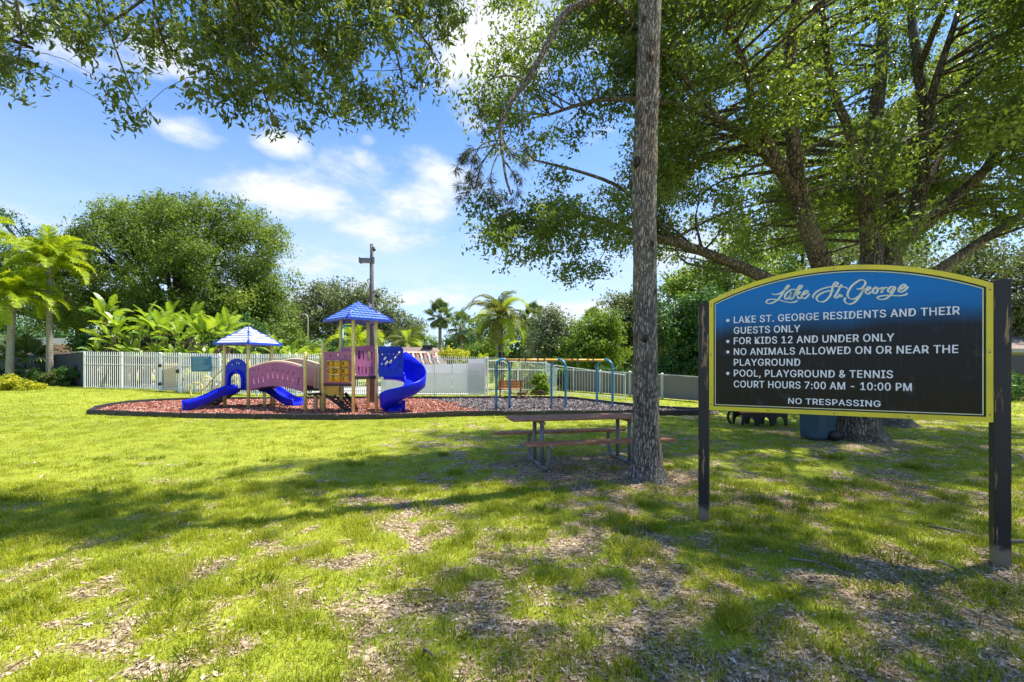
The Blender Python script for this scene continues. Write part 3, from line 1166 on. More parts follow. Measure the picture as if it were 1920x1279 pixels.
# ================================================================= PLAY STRUCTURE
play = thing('play_structure', 'blue, purple and cream play structure with two blue roofs, slides and an arched bridge', 'playground', (-7.4, 16, 0))


def post(p, top, r=.055, cap=True, mat='cream'):
    mb = MB()
    mb.tube([(p[0], p[1], -.05), (p[0], p[1], top - .03), (p[0], p[1], top - .008), (p[0], p[1], top)], [r, r, r * .8, r * .3], 12)
    return mb.build('post', M[mat], play)


LT = dict(F=(-9.35, 16.15), L=(-10.37, 16.43), R=(-9.07, 17.17), B=(-10.1, 17.45))
for k, p in LT.items():
    post(p, 2.42)
RTc = (-5.10, 15.12)
RT = dict(L=(-5.70, 15.17), R=(-4.49, 15.05), F=(-5.06, 14.52), B=(-5.00, 15.80))
for k, p in RT.items():
    post(p, 3.10)
PM = (-6.77, 14.90)
PN = (-6.52, 15.55)
PT = (-6.22, 14.98)
post(PM, 2.02)
post(PN, 2.00)
post(PT, 2.34)
post(GX(513, 17.0)[:2], .72)
post((-9.0, 16.55), .62)


def pyramid_roof(c, half, F_dir, ze, za, tiles, parent, skinmat='roof_trim'):
    """four-sided tiled roof: corners at c +- half along F_dir and its normal"""
    fd = Vector((F_dir[0], F_dir[1], 0)).normalized()
    sd = Vector((-fd.y, fd.x, 0))
    c = Vector((c[0], c[1], 0))
    cor = [c + fd * half, c + sd * half, c - fd * half, c - sd * half]
    apex = c + Z * za
    skin = MB()
    skin.raw([p + Z * ze for p in cor] + [apex], [(0, 1, 4), (1, 2, 4), (2, 3, 4), (3, 0, 4)])
    skin.raw([p + Z * (ze - .02) for p in cor] + [apex - Z * .05], [(1, 0, 4), (2, 1, 4), (3, 2, 4), (0, 3, 4)])
    roof = skin.build('roof', M[skinmat], parent)
    trim = MB()
    for i in range(4):
        a, b = cor[i] + Z * ze, cor[(i + 1) % 4] + Z * ze
        # eave band with a scalloped lower edge
        n = 10
        out = ((a + b) / 2 - c)
        out.z = 0
        out.normalize()
        for k in range(n):
            p, q = a.lerp(b, k / n), a.lerp(b, (k + 1) / n)
            d = .055 + .012 * (k % 2)
            trim.box((p + q) / 2 - Z * (d / 2 - .015) + out * .012, ((q - p).length * 1.0, .022, d), rz=math.atan2((b - a).y, (b - a).x))
        trim.tube([cor[i] + Z * (ze + .01), apex + Z * .01], [.030, .026], 8)
    trim.ball(apex + Z * .01, .045)
    trim.build('roof_trim', M['roof_trim'], roof)
    tl = MB()
    rows, cols = 7, 11
    for i in range(4):
        a, b = cor[i] + Z * ze, cor[(i + 1) % 4] + Z * ze
        nrm = (b - a).cross(apex - a).normalized()
        for r in range(rows):
            t0, t1 = r / rows, (r + 1) / rows
            for k in range(cols):
                u0, u1 = k / cols, (k + 1) / cols
                um = (u0 + u1) / 2
                lo, hi = t0 / 2 + .03 * (1 - t0), 1 - t0 / 2 - .03 * (1 - t0)
                if um < lo + .02 or um > hi - .02:
                    continue
                u0, u1 = max(u0, lo), min(u1, hi)

                def pt(u, t, h):
                    # rows run parallel to the eave, columns straight up the slope
                    base = a.lerp(b, u)
                    up = (apex - (a + b) / 2)
                    return base + up * t + nrm * h
                g = .012
                q0, q1 = u0 + g * .5, u1 - g * .5
                vs_ = [pt(q0, t0 + .012, .006), pt(q1, t0 + .012, .006), pt(q1, t1 - .004, .006), pt(q0, t1 - .004, .006),
                       pt(q0, t0 + .012, .030), pt((q0 + q1) / 2, t0 + .012, .042), pt(q1, t0 + .012, .030),
                       pt(q1, t1 - .004, .010), pt((q0 + q1) / 2, t1 - .004, .020), pt(q0, t1 - .004, .010)]
                tl.raw(vs_, [(0, 1, 6, 5, 4), (4, 5, 8, 9), (5, 6, 7, 8), (1, 2, 7, 6), (0, 4, 9, 3)])
    tl.build('tiles', tiles, roof, kind='stuff')
    return roof


pyramid_roof((-9.72, 16.8), 1.10, (.5, -.87), 2.36, 2.99, M['roof_pale'], play, 'roof_mid')['label'] = 'lower roof of faded tiles with painted pale sheen and blue edges'
pyramid_roof((-5.15, 15.25), 1.16, (.03, -1), 3.07, 3.68, M['roof_mid'], play)['label'] = 'taller roof of mid blue tiles'


def deck(pts, z, t=.05, name='deck', mat='deck'):
    mb = MB()
    n = len(pts)
    mb.raw([(p[0], p[1], z) for p in pts] + [(p[0], p[1], z - t) for p in pts],
           [tuple(range(n)), tuple(range(2 * n - 1, n - 1, -1))] + [(i, i + n, (i + 1) % n + n, (i + 1) % n) for i in range(n)])
    return mb.build(name, M[mat], play)


def order(d):
    return [d['F'], d['R'], d['B'], d['L']]


deck(order(LT), .74)
deck(order(RT), 1.22)
deck([PM, PT, (-5.9, 15.8), PN], .66)
deck([PT, RT['F'], RT['L'], (-6.1, 15.7)], .95)


def wallframe(a, b, z):
    A, B = Vector((a[0], a[1], z)), Vector((b[0], b[1], z))
    U = (B - A).normalized()
    return A, U, (B - A).length


def bolts(O, U, L, z0, z1, parent=play):
    N_ = U.cross(Z)
    for s_ in (.05, L - .05):
        for z in (z0, z1):
            p = O + U * s_ + Z * z
            MB().cyl(p, p + N_ * .045, .022, 8).build('bolt', M['cream'], parent)


# slide arch panel on the low tower (between posts L and F)
O, U, L = wallframe(LT['L'], LT['F'], .72)
w = L


def arch_out(w, h, r, n=12):
    pts = [(0.05, 0), (w - .05, 0)]
    for i in range(n + 1):
        a = math.pi * i / n
        pts.append((w / 2 + (w / 2 - .05) * math.cos(a), h - r + r * math.sin(a)))
    return pts


holes = [[(w * .26, .0 + .02), (w * .72, .02)] + [(w * .49 + w * .23 * math.cos(math.pi * i / 10), .36 + .20 * math.sin(math.pi * i / 10)) for i in range(11)]]
holes += [disc(w * .5, .95, .045, .055, 10), disc(w * .40, .93, .03, .045, 8), disc(w * .60, .93, .03, .045, 8), disc(w * .31, .88, .03, .04, 8), disc(w * .69, .88, .03, .04, 8)]
holes += [slot(w * .17, .62, .12, .03, 1.2), slot(w * .83, .62, .12, .03, 1.9)]
pl = plate('arch_panel', arch_out(w, 1.10, .42), holes, .04, O, U, Z, M['blue_panel'], play)
# raised hood over the opening
mb = MB()
hood = [O + U * (w * .49 + w * .30 * math.cos(math.pi * i / 12)) + Z * (.36 + .30 * math.sin(math.pi * i / 12)) + U.cross(Z) * .05 for i in range(13)]
hood = [hood[0] - Z * .34] + hood + [hood[-1] - Z * .34]
mb.tube(hood, .055, 8)
mb.build('arch_hood', M['blue_slide'], pl)


def slide(name, a, b, width, label, wall=.20, sag=.10, n=18, lip=.30):
    """straight chute from a to b with rolled side rails and a level run-out"""
    a, b = Vector(a), Vector(b)
    d = b - a
    flat = Vector((d.x, d.y, 0)).normalized()
    side = Vector((-flat.y, flat.x, 0))
    prof = []
    for k in range(9):
        t = k / 8
        u = (t - .5) * 2
        prof.append((u * width / 2 * .86, .02 + .02 * u * u))
    prof = [(-width / 2 - .035, wall - .06), (-width / 2 - .03, wall), (-width / 2 + .005, wall), (-width / 2 + .03, wall - .04)] + prof + [(width / 2 - .03, wall - .04), (width / 2 - .005, wall), (width / 2 + .03, wall), (width / 2 + .035, wall - .06)]
    under = [(width / 2 + .02, -.09), (width / 2 * .6, -.11), (0, -.11), (-width / 2 * .6, -.11), (-width / 2 - .02, -.09)]
    ring = prof + under
    m = len(ring)
    vs_, fs = [], []
    for i in range(n + 1):
        t = i / n
        s_ = t
        z = a.z + (b.z - a.z) * (3 * t * t - 2 * t ** 3 if False else (t + .10 * math.sin(2 * math.pi * t) * -1))
        p = Vector((a.x + d.x * s_, a.y + d.y * s_, z))
        for (o, h) in ring:
            vs_.append(p + side * o + Z * h)
    for i in range(n):
        for k in range(m):
            q, r = i * m + k, i * m + (k + 1) % m
            fs.append((q, r, r + m, q + m))
    fs.append(tuple(range(m - 1, -1, -1)))
    fs.append(tuple(n * m + k for k in range(m)))
    mb = MB()
    mb.raw(vs_, fs, True)
    # rounded foot under the run-out
    e = b - Z * .02
    mb.box(b - flat * .10 - Z * (b.z / 2 + .04), (.22, width * .8, b.z + .02), rz=math.atan2(flat.y, flat.x))
    o = mb.build(name, M['blue_slide'], play, label=label)
    return o


slide('slide', (-9.83, 16.22, .70), (-11.02, 15.22, .19), .54, 'straight blue slide under the arched opening, running down to the left')
slide('slide', (-9.45, 17.35, .70), (-8.02, 17.05, .14), .55, 'straight blue slide behind the bridge, running down to the right')
mb = MB()
mb.tube(catmull([Vector((-9.18, 16.75, 1.12)), Vector((-8.95, 16.8, 1.24)), Vector((-8.65, 16.95, 1.27)), Vector((-8.5, 17.2, 1.18))], 5), .05, 8)
mb.build('slide_hood', M['blue_slide'], play)

# arched bridge between the low tower and post M / N
def bridge_panel(a, b, mat, label, slits=True, zoff=0.0):
    O, U, L = wallframe(a, b, 0)
    n = 22
    top, bot = [], []
    for i in range(n + 1):
        t = i / n
        s_ = math.sin(math.pi * t)
        x = .05 + (L - .10) * t
        # the span reads as one arc: low at both posts
        top.append((x, 1.47 + .20 * s_ + zoff))
        bot.append((x, .70 + .17 * s_))
    holes = []
    if slits:
        for k in range(10):
            t = .09 + .82 * k / 9
            s_ = math.sin(math.pi * t)
            x = .05 + (L - .1) * t
            holes.append(slot(x, 1.10 + .18 * s_ + (-.1 if k in (0, 1, 2, 9) else .02), .27 if k > 2 else .22, .045, math.pi / 2 + (.28 - .56 * t) * 1.0))
            if k < 2:
                holes.append(slot(x + .02, 1.38 + .1 * s_, .12, .022, 1.9))
    p = plate('bridge_panel', bot + top[::-1], holes, .035, O, U, Z, M[mat], play, label)
    return O, U, L, top, bot


Ob, Ub, Lb, topb, botb = bridge_panel(LT['F'], PM, 'purple', 'near side panel of the bridge, purple with slits')
Oc, Uc, Lc, topc, botc = bridge_panel(LT['R'], PN, 'cream_pale', 'far side panel of the bridge, pale cream', False, .10)
mb = MB()
mb.tube([Oc + Uc * x + Z * (z + .02) for x, z in topc], .05, 8)
mb.build('hand_rail', M['cream_pale'], play)
mb = MB()
mb.tube([Ob + Ub * x + Z * (z + .035) - Ub.cross(Z) * .07 for x, z in topb], .045, 8)
mb.build('hand_rail', M['cream_pale'], play)
for k in range(14):      # bridge treads
    t = (k + .5) / 14
    za = .74 + .17 * math.sin(math.pi * t)
    A = Ob + Ub * Lb * t + Z * za - Ub.cross(Z) * .03
    B = Oc + Uc * Lc * t + Z * za + Uc.cross(Z) * .03
    MB().obox(A, B, Lb / 14 * .9, .05).build('tread', M['deck'], play)
# cream barred side between N and the middle post
O, U, L = wallframe(PM, PN, .66)
hs = []
for k in range(3):
    hs.append(slot(.12 + k * .14, .50, .62, .035, math.pi / 2))
A2, U2, L2 = wallframe((PM[0] + .02, PM[1] + .55), (PT[0] - .02, PN[1] + .05), .66)
plate('barrier_panel', rect(.02, .05, L2, .98), [slot(.10 + i * .115, .5, .66, .05, math.pi / 2) for i in range(int((L2 - .1) / .115))], .03, A2, U2, Z, M['cream_pale'], play)
mb = MB()
for i in range(3):
    mb.box((-6.62 + .16 * i, 14.9 + .01 * i, .62), (.10, .05, .07))
mb.box((-6.5, 14.93, .64), (.52, .06, .05))
mb.build('deck_edge', M['dark_rubber'], play)
post((-6.33, 15.35), .64)
post((-6.58, 15.25), .6, .07, mat='cream_pale')

# noughts-and-crosses panel between the middle post and the tall tower's near post
O, U, L = wallframe(PT, RT['F'], .95)
tt = plate('game_panel', [(.05, .03), (L - .05, .03), (L - .05, 1.08), (.05 + .02, 1.08)], [rect(.19, .10, L - .13, .80), disc(.32, .93, .03, .04, 8), disc(.62, .97, .045, .03, 8), disc(.93, .92, .035, .03, 8)], .04, O, U, Z, M['purple'], play)
Nn = U.cross(Z)
gw = (L - .32) / 3
for i in range(3):
    mb = MB()
    cx_ = .19 + gw * (i + .5)
    for j in range(3):
        cz_ = .10 + .70 / 3 * (j + .5)
        mb.tube([O + U * cx_ + Z * (cz_ - .108), O + U * cx_ + Z * (cz_ + .108)], gw * .45, 10)
    row = mb.build('game_cylinder', M['yellow'], tt)
mk = [['x', '', 'c'], ['c', 'o', 'x'], ['l', '', 'c']]
for j in range(3):
    for i in range(3):
        cz_ = .10 + .70 / 3 * (2 - j + .5)
        p = O + U * (.19 + gw * (i + .5)) + Z * cz_ + Nn * (gw * .45 + .004)
        m_ = mk[j][i]
        marks = MB()
        if m_ == 'x':
            marks.obox(p - U * .05 - Z * .06, p + U * .05 + Z * .06, .012, .022, Nn)
            marks.obox(p - U * .05 + Z * .06 - Nn * .002, p + U * .05 - Z * .06 - Nn * .002, .012, .022, Nn)
        elif m_ == 'o':
            marks.tube([p + U * .055 * math.cos(a * math.pi / 6) + Z * .055 * math.sin(a * math.pi / 6) for a in range(13)], .012, 5)
        elif m_ == 'c':
            marks.tube([p + U * .04 + U * -.055 * math.sin(a * math.pi / 6) + Z * .055 * math.cos(a * math.pi / 6) for a in range(7)], .012, 5)
        elif m_ == 'l':
            marks.obox(p - Z * .06, p + Z * .06, .012, .022, Nn)
        if m_:
            marks.build('printed_mark', M['dark_rubber'], tt)
bolts(O, U, L, .08, 1.02)
MB().obox(O + Z * .0 + Nn * .01, O + U * L + Z * .0 + Nn * .01, .05, .09).build('deck_edge', M['deck'], play)
# yellow riser and the dark net climber beneath it
plate('riser_panel', [(.05, -.36), (.13, -.32), (.2, -.37), (.3, -.32), (.38, -.37), (.48, -.32), (.58, -.36), (.62, -.36), (.62, -.06), (.05, -.06)], [], .03, O + Nn * -.05, U, Z, M['ochre'], play)
mb = MB()
a0, a1 = Vector((-6.12, 15.0, .60)), Vector((-5.22, 14.75, .04))
b0, b1 = a0 + Vector((.42, .55, .03)), a1 + Vector((.05, .62, 0))
a0b = Vector((-6.12, 15.0, .60))
for k in range(8):
    t = (k + .5) / 8
    mb.obox(a0.lerp(a1, t), b0.lerp(b1, t), .05, .035)
mb.obox(a0, a1, .05, .10)
mb.obox(b0, b1, .05, .10)
mb.build('climber_steps', M['dark_rubber'], play)
for t in (.33, .66):
    MB().obox(a0.lerp(b0, t), a1.lerp(b1, t), .035, .04).build('climber_bar', M['dark_rubber'], play)

# window panel of the tall tower (near right face) and its neighbour
O, U, L = wallframe(RT['F'], RT['R'], 1.20)
hs = [slot(.20, .72, .20, .10, math.pi / 2), slot(.34, .70, .26, .05, math.pi / 2 + .1), slot(.54, .68, .24, .10, math.pi / 2), slot(.66, .70, .22, .06, math.pi / 2),
      slot(.18, .22, .22, .055, math.pi / 2), slot(.30, .22, .22, .055, math.pi / 2), slot(.44, .22, .18, .05, math.pi / 2), slot(.56, .22, .18, .05, math.pi / 2), slot(.67, .22, .18, .05, math.pi / 2)]
hs = [[(x * L / .83, y) for x, y in h] for h in hs]
plate('window_panel', [(.05, .02), (L - .05, .02), (L - .05, 1.02), (L * .7, 1.04), (.05, .98)], hs, .04, O, U, Z, M['purple'], play)
bolts(O, U, L, .08, .95)
MB().obox(O - Z * .02 + U.cross(Z) * .02, O + U * L - Z * .02 + U.cross(Z) * .02, .05, .10).build('deck_edge', M['dark_rubber'], play)
O, U, L = wallframe(RT['L'], RT['F'], 1.20)
plate('side_panel', rect(.05, .4, L - .05, .98), [disc(.25, .8, .05, .03, 8), disc(.5, .55, .07, .05, 8)], .04, O, U, Z, M['purple'], play)
O, U, L = wallframe(RT['L'], RT['B'], 1.20)
plate('side_panel', rect(.05, .02, L - .05, .98), [slot(.3, .5, .5, .08, 1.57)], .04, O, U, Z, M['purple'], play)
MB().tube([(-5.93, 15.9, -.05), (-5.93, 15.9, 2.95)], .05, 10).build('climbing_pole', M['teal'], play)
MB().tube([(-5.93, 15.9, 2.93), (-5.6, 15.6, 2.93), (-5.3, 15.5, 2.93)], .04, 8).build('climbing_pole_arm', M['teal'], play)

# slotted blue wall at the head of the spiral slide
Oq = Vector((-4.42, 15.0, 1.20))
Eq = Vector((-3.60, 15.08, 1.20))
U = (Eq - Oq).normalized()
L = (Eq - Oq).length
hs = []
rr = random.Random(3)
for (x, y, ln, w_) in ((.18, .80, .10, .035), (.30, .86, .06, .04), (.42, .82, .10, .04), (.58, .84, .14, .05), (.70, .78, .16, .045), (.62, .68, .12, .05), (.78, .62, .14, .035),
                       (.24, .62, .08, .05), (.30, .48, .10, .06), (.40, .40, .14, .07), (.44, .52, .10, .05), (.56, .44, .10, .04), (.24, .30, .12, .045), (.46, .28, .10, .05), (.62, .26, .10, .03), (.74, .40, .12, .03), (.14, .44, .06, .03), (.76, .22, .07, .025)):
    hs.append(slot(x * L / .88, y * .98, ln, w_, .95))
plate('slotted_wall', [(.02, .0), (L, .0), (L, .93), (L - .08, 1.0), (.02, 1.01)], hs, .04, Oq, U, Z, M['blue_panel'], play)
O3 = Vector((-4.98, 15.85, 1.20))
U3 = Vector((1.35, .05, 0)).normalized()
plate('rear_wall', rect(0, .78, 1.0, 1.02), [], .04, O3, U3, Z, M['blue_panel'], play)

# spiral chute
ctrl = [(-4.35, 15.42, 1.19), (-4.0, 15.50, 1.17), (-3.66, 15.50, 1.10), (-3.34, 15.34, .98), (-3.22, 15.02, .83), (-3.34, 14.72, .66), (-3.66, 14.60, .50), (-3.90, 14.76, .36), (-3.95, 14.98, .27)]
path = catmull([Vector(c) for c in ctrl], 7)
vs_, fs = [], []
inner_w = .31
nP = len(path)
for i, p in enumerate(path):
    d = path[min(i + 1, nP - 1)] - path[max(i - 1, 0)]
    f = Vector((d.x, d.y, 0)).normalized()
    out = Vector((-f.y, f.x, 0))       # left of travel = outside of a clockwise turn
    t = i / (nP - 1)
    ow = float(np.interp(t, [0, .12, .22, .38, .5, .62, .8, 1], [.3, .55, .95, .62, .42, .38, .36, .30]))
    iw = float(np.interp(t, [0, .2, .35, .6, 1], [.3, .34, .30, .2, .16]))
    dep = float(np.interp(t, [0, .74, .9, 1], [0, 0, .16, .14]))
    # ring: inner rim -> floor -> outer rim -> underside
    ring = [(-inner_w - .03, iw - .03), (-inner_w - .02, iw), (-inner_w + .015, iw), (-inner_w + .05, .08), (-inner_w * .5, .0), (0, -.015), (inner_w * .5, .015), (inner_w - .05, .10), (inner_w - .01, ow * .6), (inner_w + .03, ow), (inner_w + .065, ow), (inner_w + .075, ow - .03),
            (inner_w + .04, .05 - dep), (inner_w * .6, -.07 - dep), (0, -.10 - dep), (-inner_w * .6, -.07 - dep), (-inner_w - .02, .0 - dep)]
    m = len(ring)
    for o, h in ring:
        vs_.append(p + out * o + Z * h)
for i in range(nP - 1):
    for k in range(m):
        q, r = i * m + k, i * m + (k + 1) % m
        fs.append((q, r, r + m, q + m))
fs.append(tuple(range(m - 1, -1, -1)))
fs.append(tuple((nP - 1) * m + k for k in range(m)))
mb = MB()
mb.raw(vs_, fs, True)
spiral = mb.build('spiral_slide', M['blue_slide'], play)
mb = MB()      # skirt that closes the foot of the chute
p = path[-5]
mb.tube([(-3.86, 14.86, -.02), (-3.86, 14.86, .2)], [.20, .24], 14)
mb.tube([(-3.5, 14.72, -.02), (-3.5, 14.72, .45)], .05, 10)
mb.build('slide_foot', M['blue_slide'], play)
# steps and cream handrails at the back left of the low tower
mb = MB()
s0, s1 = Vector((-10.42, 16.95, .66)), Vector((-11.5, 17.25, .05))
for k in range(5):
    t = (k + .3) / 5
    c = s0.lerp(s1, t)
    mb.box(c, (.26, .6, .045), rz=-.25)
mb.obox(s0 + Vector((.05, -.3, 0)), s1 + Vector((0, -.3, 0)), .04, .16)
mb.obox(s0 + Vector((.05, .3, 0)), s1 + Vector((0, .3, 0)), .04, .16)
mb.build('steps', M['dark_rubber'], play)
for sd in (-.32, .32):
    mb = MB()
    mb.tube(catmull([s1 + Vector((-.02, sd, 0)), s1 + Vector((-.05, sd, .55)), s1 + Vector((.15, sd, .75)), s0.lerp(s1, .5) + Vector((0, sd, .80)), s0 + Vector((0, sd, .85)), s0 + Vector((.12, sd, .5))], 6), .022, 8)
    mb.tube([s0.lerp(s1, .6) + Vector((0, sd, .0)), s0.lerp(s1, .6) + Vector((0, sd, .74))], .02, 8)
    mb.build('hand_rail', M['cream'], play)

# ================================================================= SWING FRAME
swing = thing('swing_frame', 'empty swing frame of three teal blue arches joined by an orange top beam', 'swing frame', (1.6, 16.3, 0))
AR = [((-.545, 15.76), (-.085, 15.87)), ((1.43, 16.50), (1.89, 16.06)), ((3.20, 17.15), (3.67, 16.62))]
tops = []
for (a, b) in AR:
    a, b = Vector((*a, 0)), Vector((*b, 0))
    c = (a + b) / 2
    h = b - a
    r = h.length / 2
    hd = h.normalized()
    pts = [a + Z * -.05, a + Z * .5, a + Z * 1.0, a + Z * 1.48]
    for i in range(1, 12):
        t = math.pi * i / 12
        pts.append(c - hd * r * math.cos(t) + Z * (1.50 + .29 * math.sin(t)))
    pts += [b + Z * 1.48, b + Z * 1.0, b + Z * .5, b + Z * -.05]
    mb = MB()
    mb.tube(pts, .042, 12)
    mb.build('arch', M['swing_blue'], swing)
    mb = MB()
    mb.tube([b + Z * 1.40, b + Z * 1.46], .05, 12)
    mb.tube([a + Z * 1.40, a + Z * 1.46], .05, 12)
    mb.build('clamp', M['swing_blue'], swing)
    tops.append(c + Z * 1.77)
for a, b in zip(tops[:-1], tops[1:]):
    MB().tube([a + (b - a).normalized() * .04, b - (b - a).normalized() * .04], .042, 12).build('top_beam', M['orange'], swing)
    mb = MB()
    for t in (.28, .4, .62, .74):
        p = a.lerp(b, t)
        mb.tube([p - Z * .03, p - Z * .09], .018, 6)
        mb.box(p, (.05, .10, .10), rz=math.atan2((b - a).y, (b - a).x))
    mb.build('hanger', M['steel'], swing)

# ================================================================= PICNIC TABLE
tb = thing('picnic_table', 'picnic table with brown plank top and grey tube legs beside the tall bare trunk', 'picnic table', (1.1, 7.4, 0))
tu = Vector((math.cos(.21), math.sin(.21), 0))
tv = Vector((-tu.y, tu.x, 0))
tc = Vector((1.12, 7.38, 0))


def plank(c, L, w, h, z, name='plank'):
    a, b = c - tu * L / 2 + Z * z, c + tu * L / 2 + Z * z
    return MB().obox(a, b, w, h).build(name, M['table_wood'], tb, bevel=.006)


for k in range(5):
    plank(tc + tv * (-.25 + .125 * k) + tu * random.uniform(-.01, .01), 2.40, .117, .034, .755, 'top_plank')
for sgn_, sl in ((-1, .10), (1, -.16)):
    for k in range(2):
        plank(tc + tv * (sgn_ * .58 + (k - .5) * .13) + tu * sl, 2.34, .125, .038, .445, 'seat_plank')
for e in (-.72, .74):
    c = tc + tu * e
    for s_ in (-.22, .22):
        MB().tube([c + tv * s_ + Z * .02, c + tv * s_ + Z * .71], .033, 12).build('leg', M['steel'], tb)
    pts = [c - tv * .60 + Z * .42, c - tv * .60 + Z * .24, c - tv * .56 + Z * .12, c - tv * .46 + Z * .045, c - tv * .30 + Z * .03, c + tv * .30 + Z * .03, c + tv * .46 + Z * .045, c + tv * .56 + Z * .12, c + tv * .60 + Z * .24, c + tv * .60 + Z * .42]
    mb = MB()
    mb.tube(catmull(pts, 4), .032, 12)
    mb.build('foot_tube', M['steel'], tb)
    mb = MB()
    mb.obox(c - tv * .34 + Z * .705, c + tv * .34 + Z * .705, .05, .045)
    for s_ in (-.60, .60):
        mb.obox(c + tv * (s_ - .12) + Z * .415, c + tv * (s_ + .12) + Z * .415, .06, .03)
    mb.build('bracket', M['steel'], tb)

# ================================================================= BENCHES, BIN, SMALL THINGS
def bench(name, label, c, rz, L, board_mat, back=True, group=None, zs=1.0, arches=False):
    t = thing(name, label, 'bench', c)
    c = Vector(c)
    R = Matrix.Rotation(rz, 3, 'Z')

    def q(x, y, z):
        return c + R @ Vector((x, y, z * zs))
    for k in range(4):
        MB().obox(q(-L / 2, -.18 + .11 * k, .44), q(L / 2, -.18 + .11 * k, .44), .095, .03).build('seat_slat', M[board_mat], t)
    if back:
        for k in range(3):
            MB().obox(q(-L / 2, .24 + .025 * k, .56 + .12 * k), q(L / 2, .24 + .025 * k, .56 + .12 * k), .03, .105).build('back_slat', M[board_mat], t)
    if arches:
        for yy in (-.22, .22):
            for k in range(3):
                w3 = L / 3
                hole = [(.05 + (w3 - .1) * (1 - math.cos(math.pi * i / 10)) / 2, .0 + .30 * math.sin(math.pi * i / 10) ** .7 * zs) for i in range(11)]
                outl = [(0, 0), (.05, 0)] + hole[1:-1] + [(w3 - .05, 0), (w3, 0), (w3, .41 * zs), (0, .41 * zs)]
                plate('leg', outl, [], .05, q(L / 2 - k * w3, yy, 0), R @ Vector((-1, 0, 0)), Z, M['black_iron'], t)
        MB().tube(catmull([q(L / 2, -.3, 0), q(L / 2 + .10, -.28, .2), q(L / 2 + .06, -.25, .42), q(L / 2, .1, .46)], 4), .035, 8).build('arm_rest', M['black_iron'], t)
        return t
    for x in (-L / 2 + .08, 0, L / 2 - .08):
        mb = MB()
        # cast leg: two curved feet and an arm rest
        mb.tube(catmull([q(x, -.30, .0), q(x, -.24, .16), q(x, -.18, .32), q(x, -.22, .42)], 4), .035, 8)
        mb.tube(catmull([q(x, .36, .0), q(x, .26, .16), q(x, .16, .32), q(x, .18, .42)], 4), .035, 8)
        mb.tube(catmull([q(x, -.20, .30), q(x, -.02, .38), q(x, .16, .30)], 4), .03, 8)
        if back:
            mb.tube([q(x, .20, .42), q(x, .32, .88)], .028, 8)
        if x != 0:
            mb.tube(catmull([q(x, -.22, .42), q(x, -.24, .62), q(x, .0, .66), q(x, .24, .62)], 4), .025, 8)
        mb.build('leg', M['black_iron'], t)
    return t


bench('park_bench', 'orange board bench with black legs standing by the white picket fence behind the swing frame', GX(957, 21.9), math.pi + .02, 1.15, 'orange_slat')
bench('park_bench', 'bench with black curved legs partly hidden behind the lower edge of the arched sign', GX(1424, 12.1), math.pi * 1.02, 1.22, 'orange_slat', zs=.79, arches=True)

bn = thing('wheelie_bin', 'blue grey wheeled rubbish bin leaning beside the oak trunk under the sign', 'bin', GX(1530, 9.75))
bc = GX(1530, 9.75)


def ringbox(c, w, d, z, sh=0.0, n=6, rad=.07, rz=.25):
    pts = []
    for sx, sy, a0 in ((1, 1, 0), (-1, 1, math.pi / 2), (-1, -1, math.pi), (1, -1, 1.5 * math.pi)):
        for k in range(4):
            a = a0 + math.pi / 2 * k / 3
            pts.append(Vector((sx * (w / 2 - rad) + rad * math.cos(a), sy * (d / 2 - rad) + rad * math.sin(a), 0)))
    Rz = Matrix.Rotation(rz, 3, 'Z')
    return [c + Rz @ p + Vector((sh, 0, z)) for p in pts]


def loft(rings, cap=True):
    vs_, fs = [], []
    m = len(rings[0])
    for r in rings:
        vs_ += r
    for i in range(len(rings) - 1):
        for k in range(m):
            a, b = i * m + k, i * m + (k + 1) % m
            fs.append((a, b, b + m, a + m))
    if cap:
        fs += [tuple(range(m - 1, -1, -1)), tuple((len(rings) - 1) * m + k for k in range(m))]
    return vs_, fs


tilt = .09
mb = MB()
mb.raw(*loft([ringbox(bc, .44, .42, .03), ringbox(bc, .47, .45, .10), ringbox(bc, .58, .60, .92, tilt), ringbox(bc, .62, .66, .93, tilt), ringbox(bc, .62, .66, .97, tilt)]), True)
mb.build('body', M['bin'], bn)
mb = MB()
mb.raw(*loft([ringbox(bc, .63, .68, .972, tilt), ringbox(bc, .64, .69, 1.0, tilt), ringbox(bc, .50, .55, 1.05, tilt)]), True)
mb.build('lid', M['bin'], bn)
for s_ in (-.27, .21):
    MB().tube([bc + Vector((.23, s_, .11)), bc + Vector((.24, s_ + .05, .11))], .11, 14).build('wheel', M['black_iron'], bn)
MB().tube([bc + Vector((-.27, .36, .98)), bc + Vector((.33, .40, .98))], .018, 8).build('handle', M['bin'], bn)

# cart wheel and barrow-like garden ornament near the fence
orn = thing('garden_cart', 'small rusty brown wheeled planter cart beside the orange bench', 'planter', GX(978, 20.6))
oc = GX(978, 20.6)
MB().box(oc + Z * .30, (.36, .26, .12), rz=.1).build('tray', M['brown_rock'], orn, bevel=.01)
for s_ in (-.16, .16):
    MB().tube([oc + Vector((s_, -.15, .12)), oc + Vector((s_, -.11, .12))], .12, 14).build('wheel', M['brown_rock'], orn)
wh = thing('wagon_wheel', 'small brown spoked wheel ornament leaning by the picket fence', 'ornament', GX(1013, 20.9))
wc = GX(1013, 20.9) + Z * .22
mb = MB()
mb.tube([wc + Vector((.2 * math.cos(a * math.pi / 8), 0, .2 * math.sin(a * math.pi / 8))) for a in range(17)], .025, 6)
mb.build('rim', M['brown_rock'], wh)
for k in range(4):
    a = math.pi * k / 4
    d = Vector((math.cos(a), 0, math.sin(a))) * .2
    MB().tube([wc - d, wc + d], .012, 5).build('spoke', M['brown_rock'], wh)
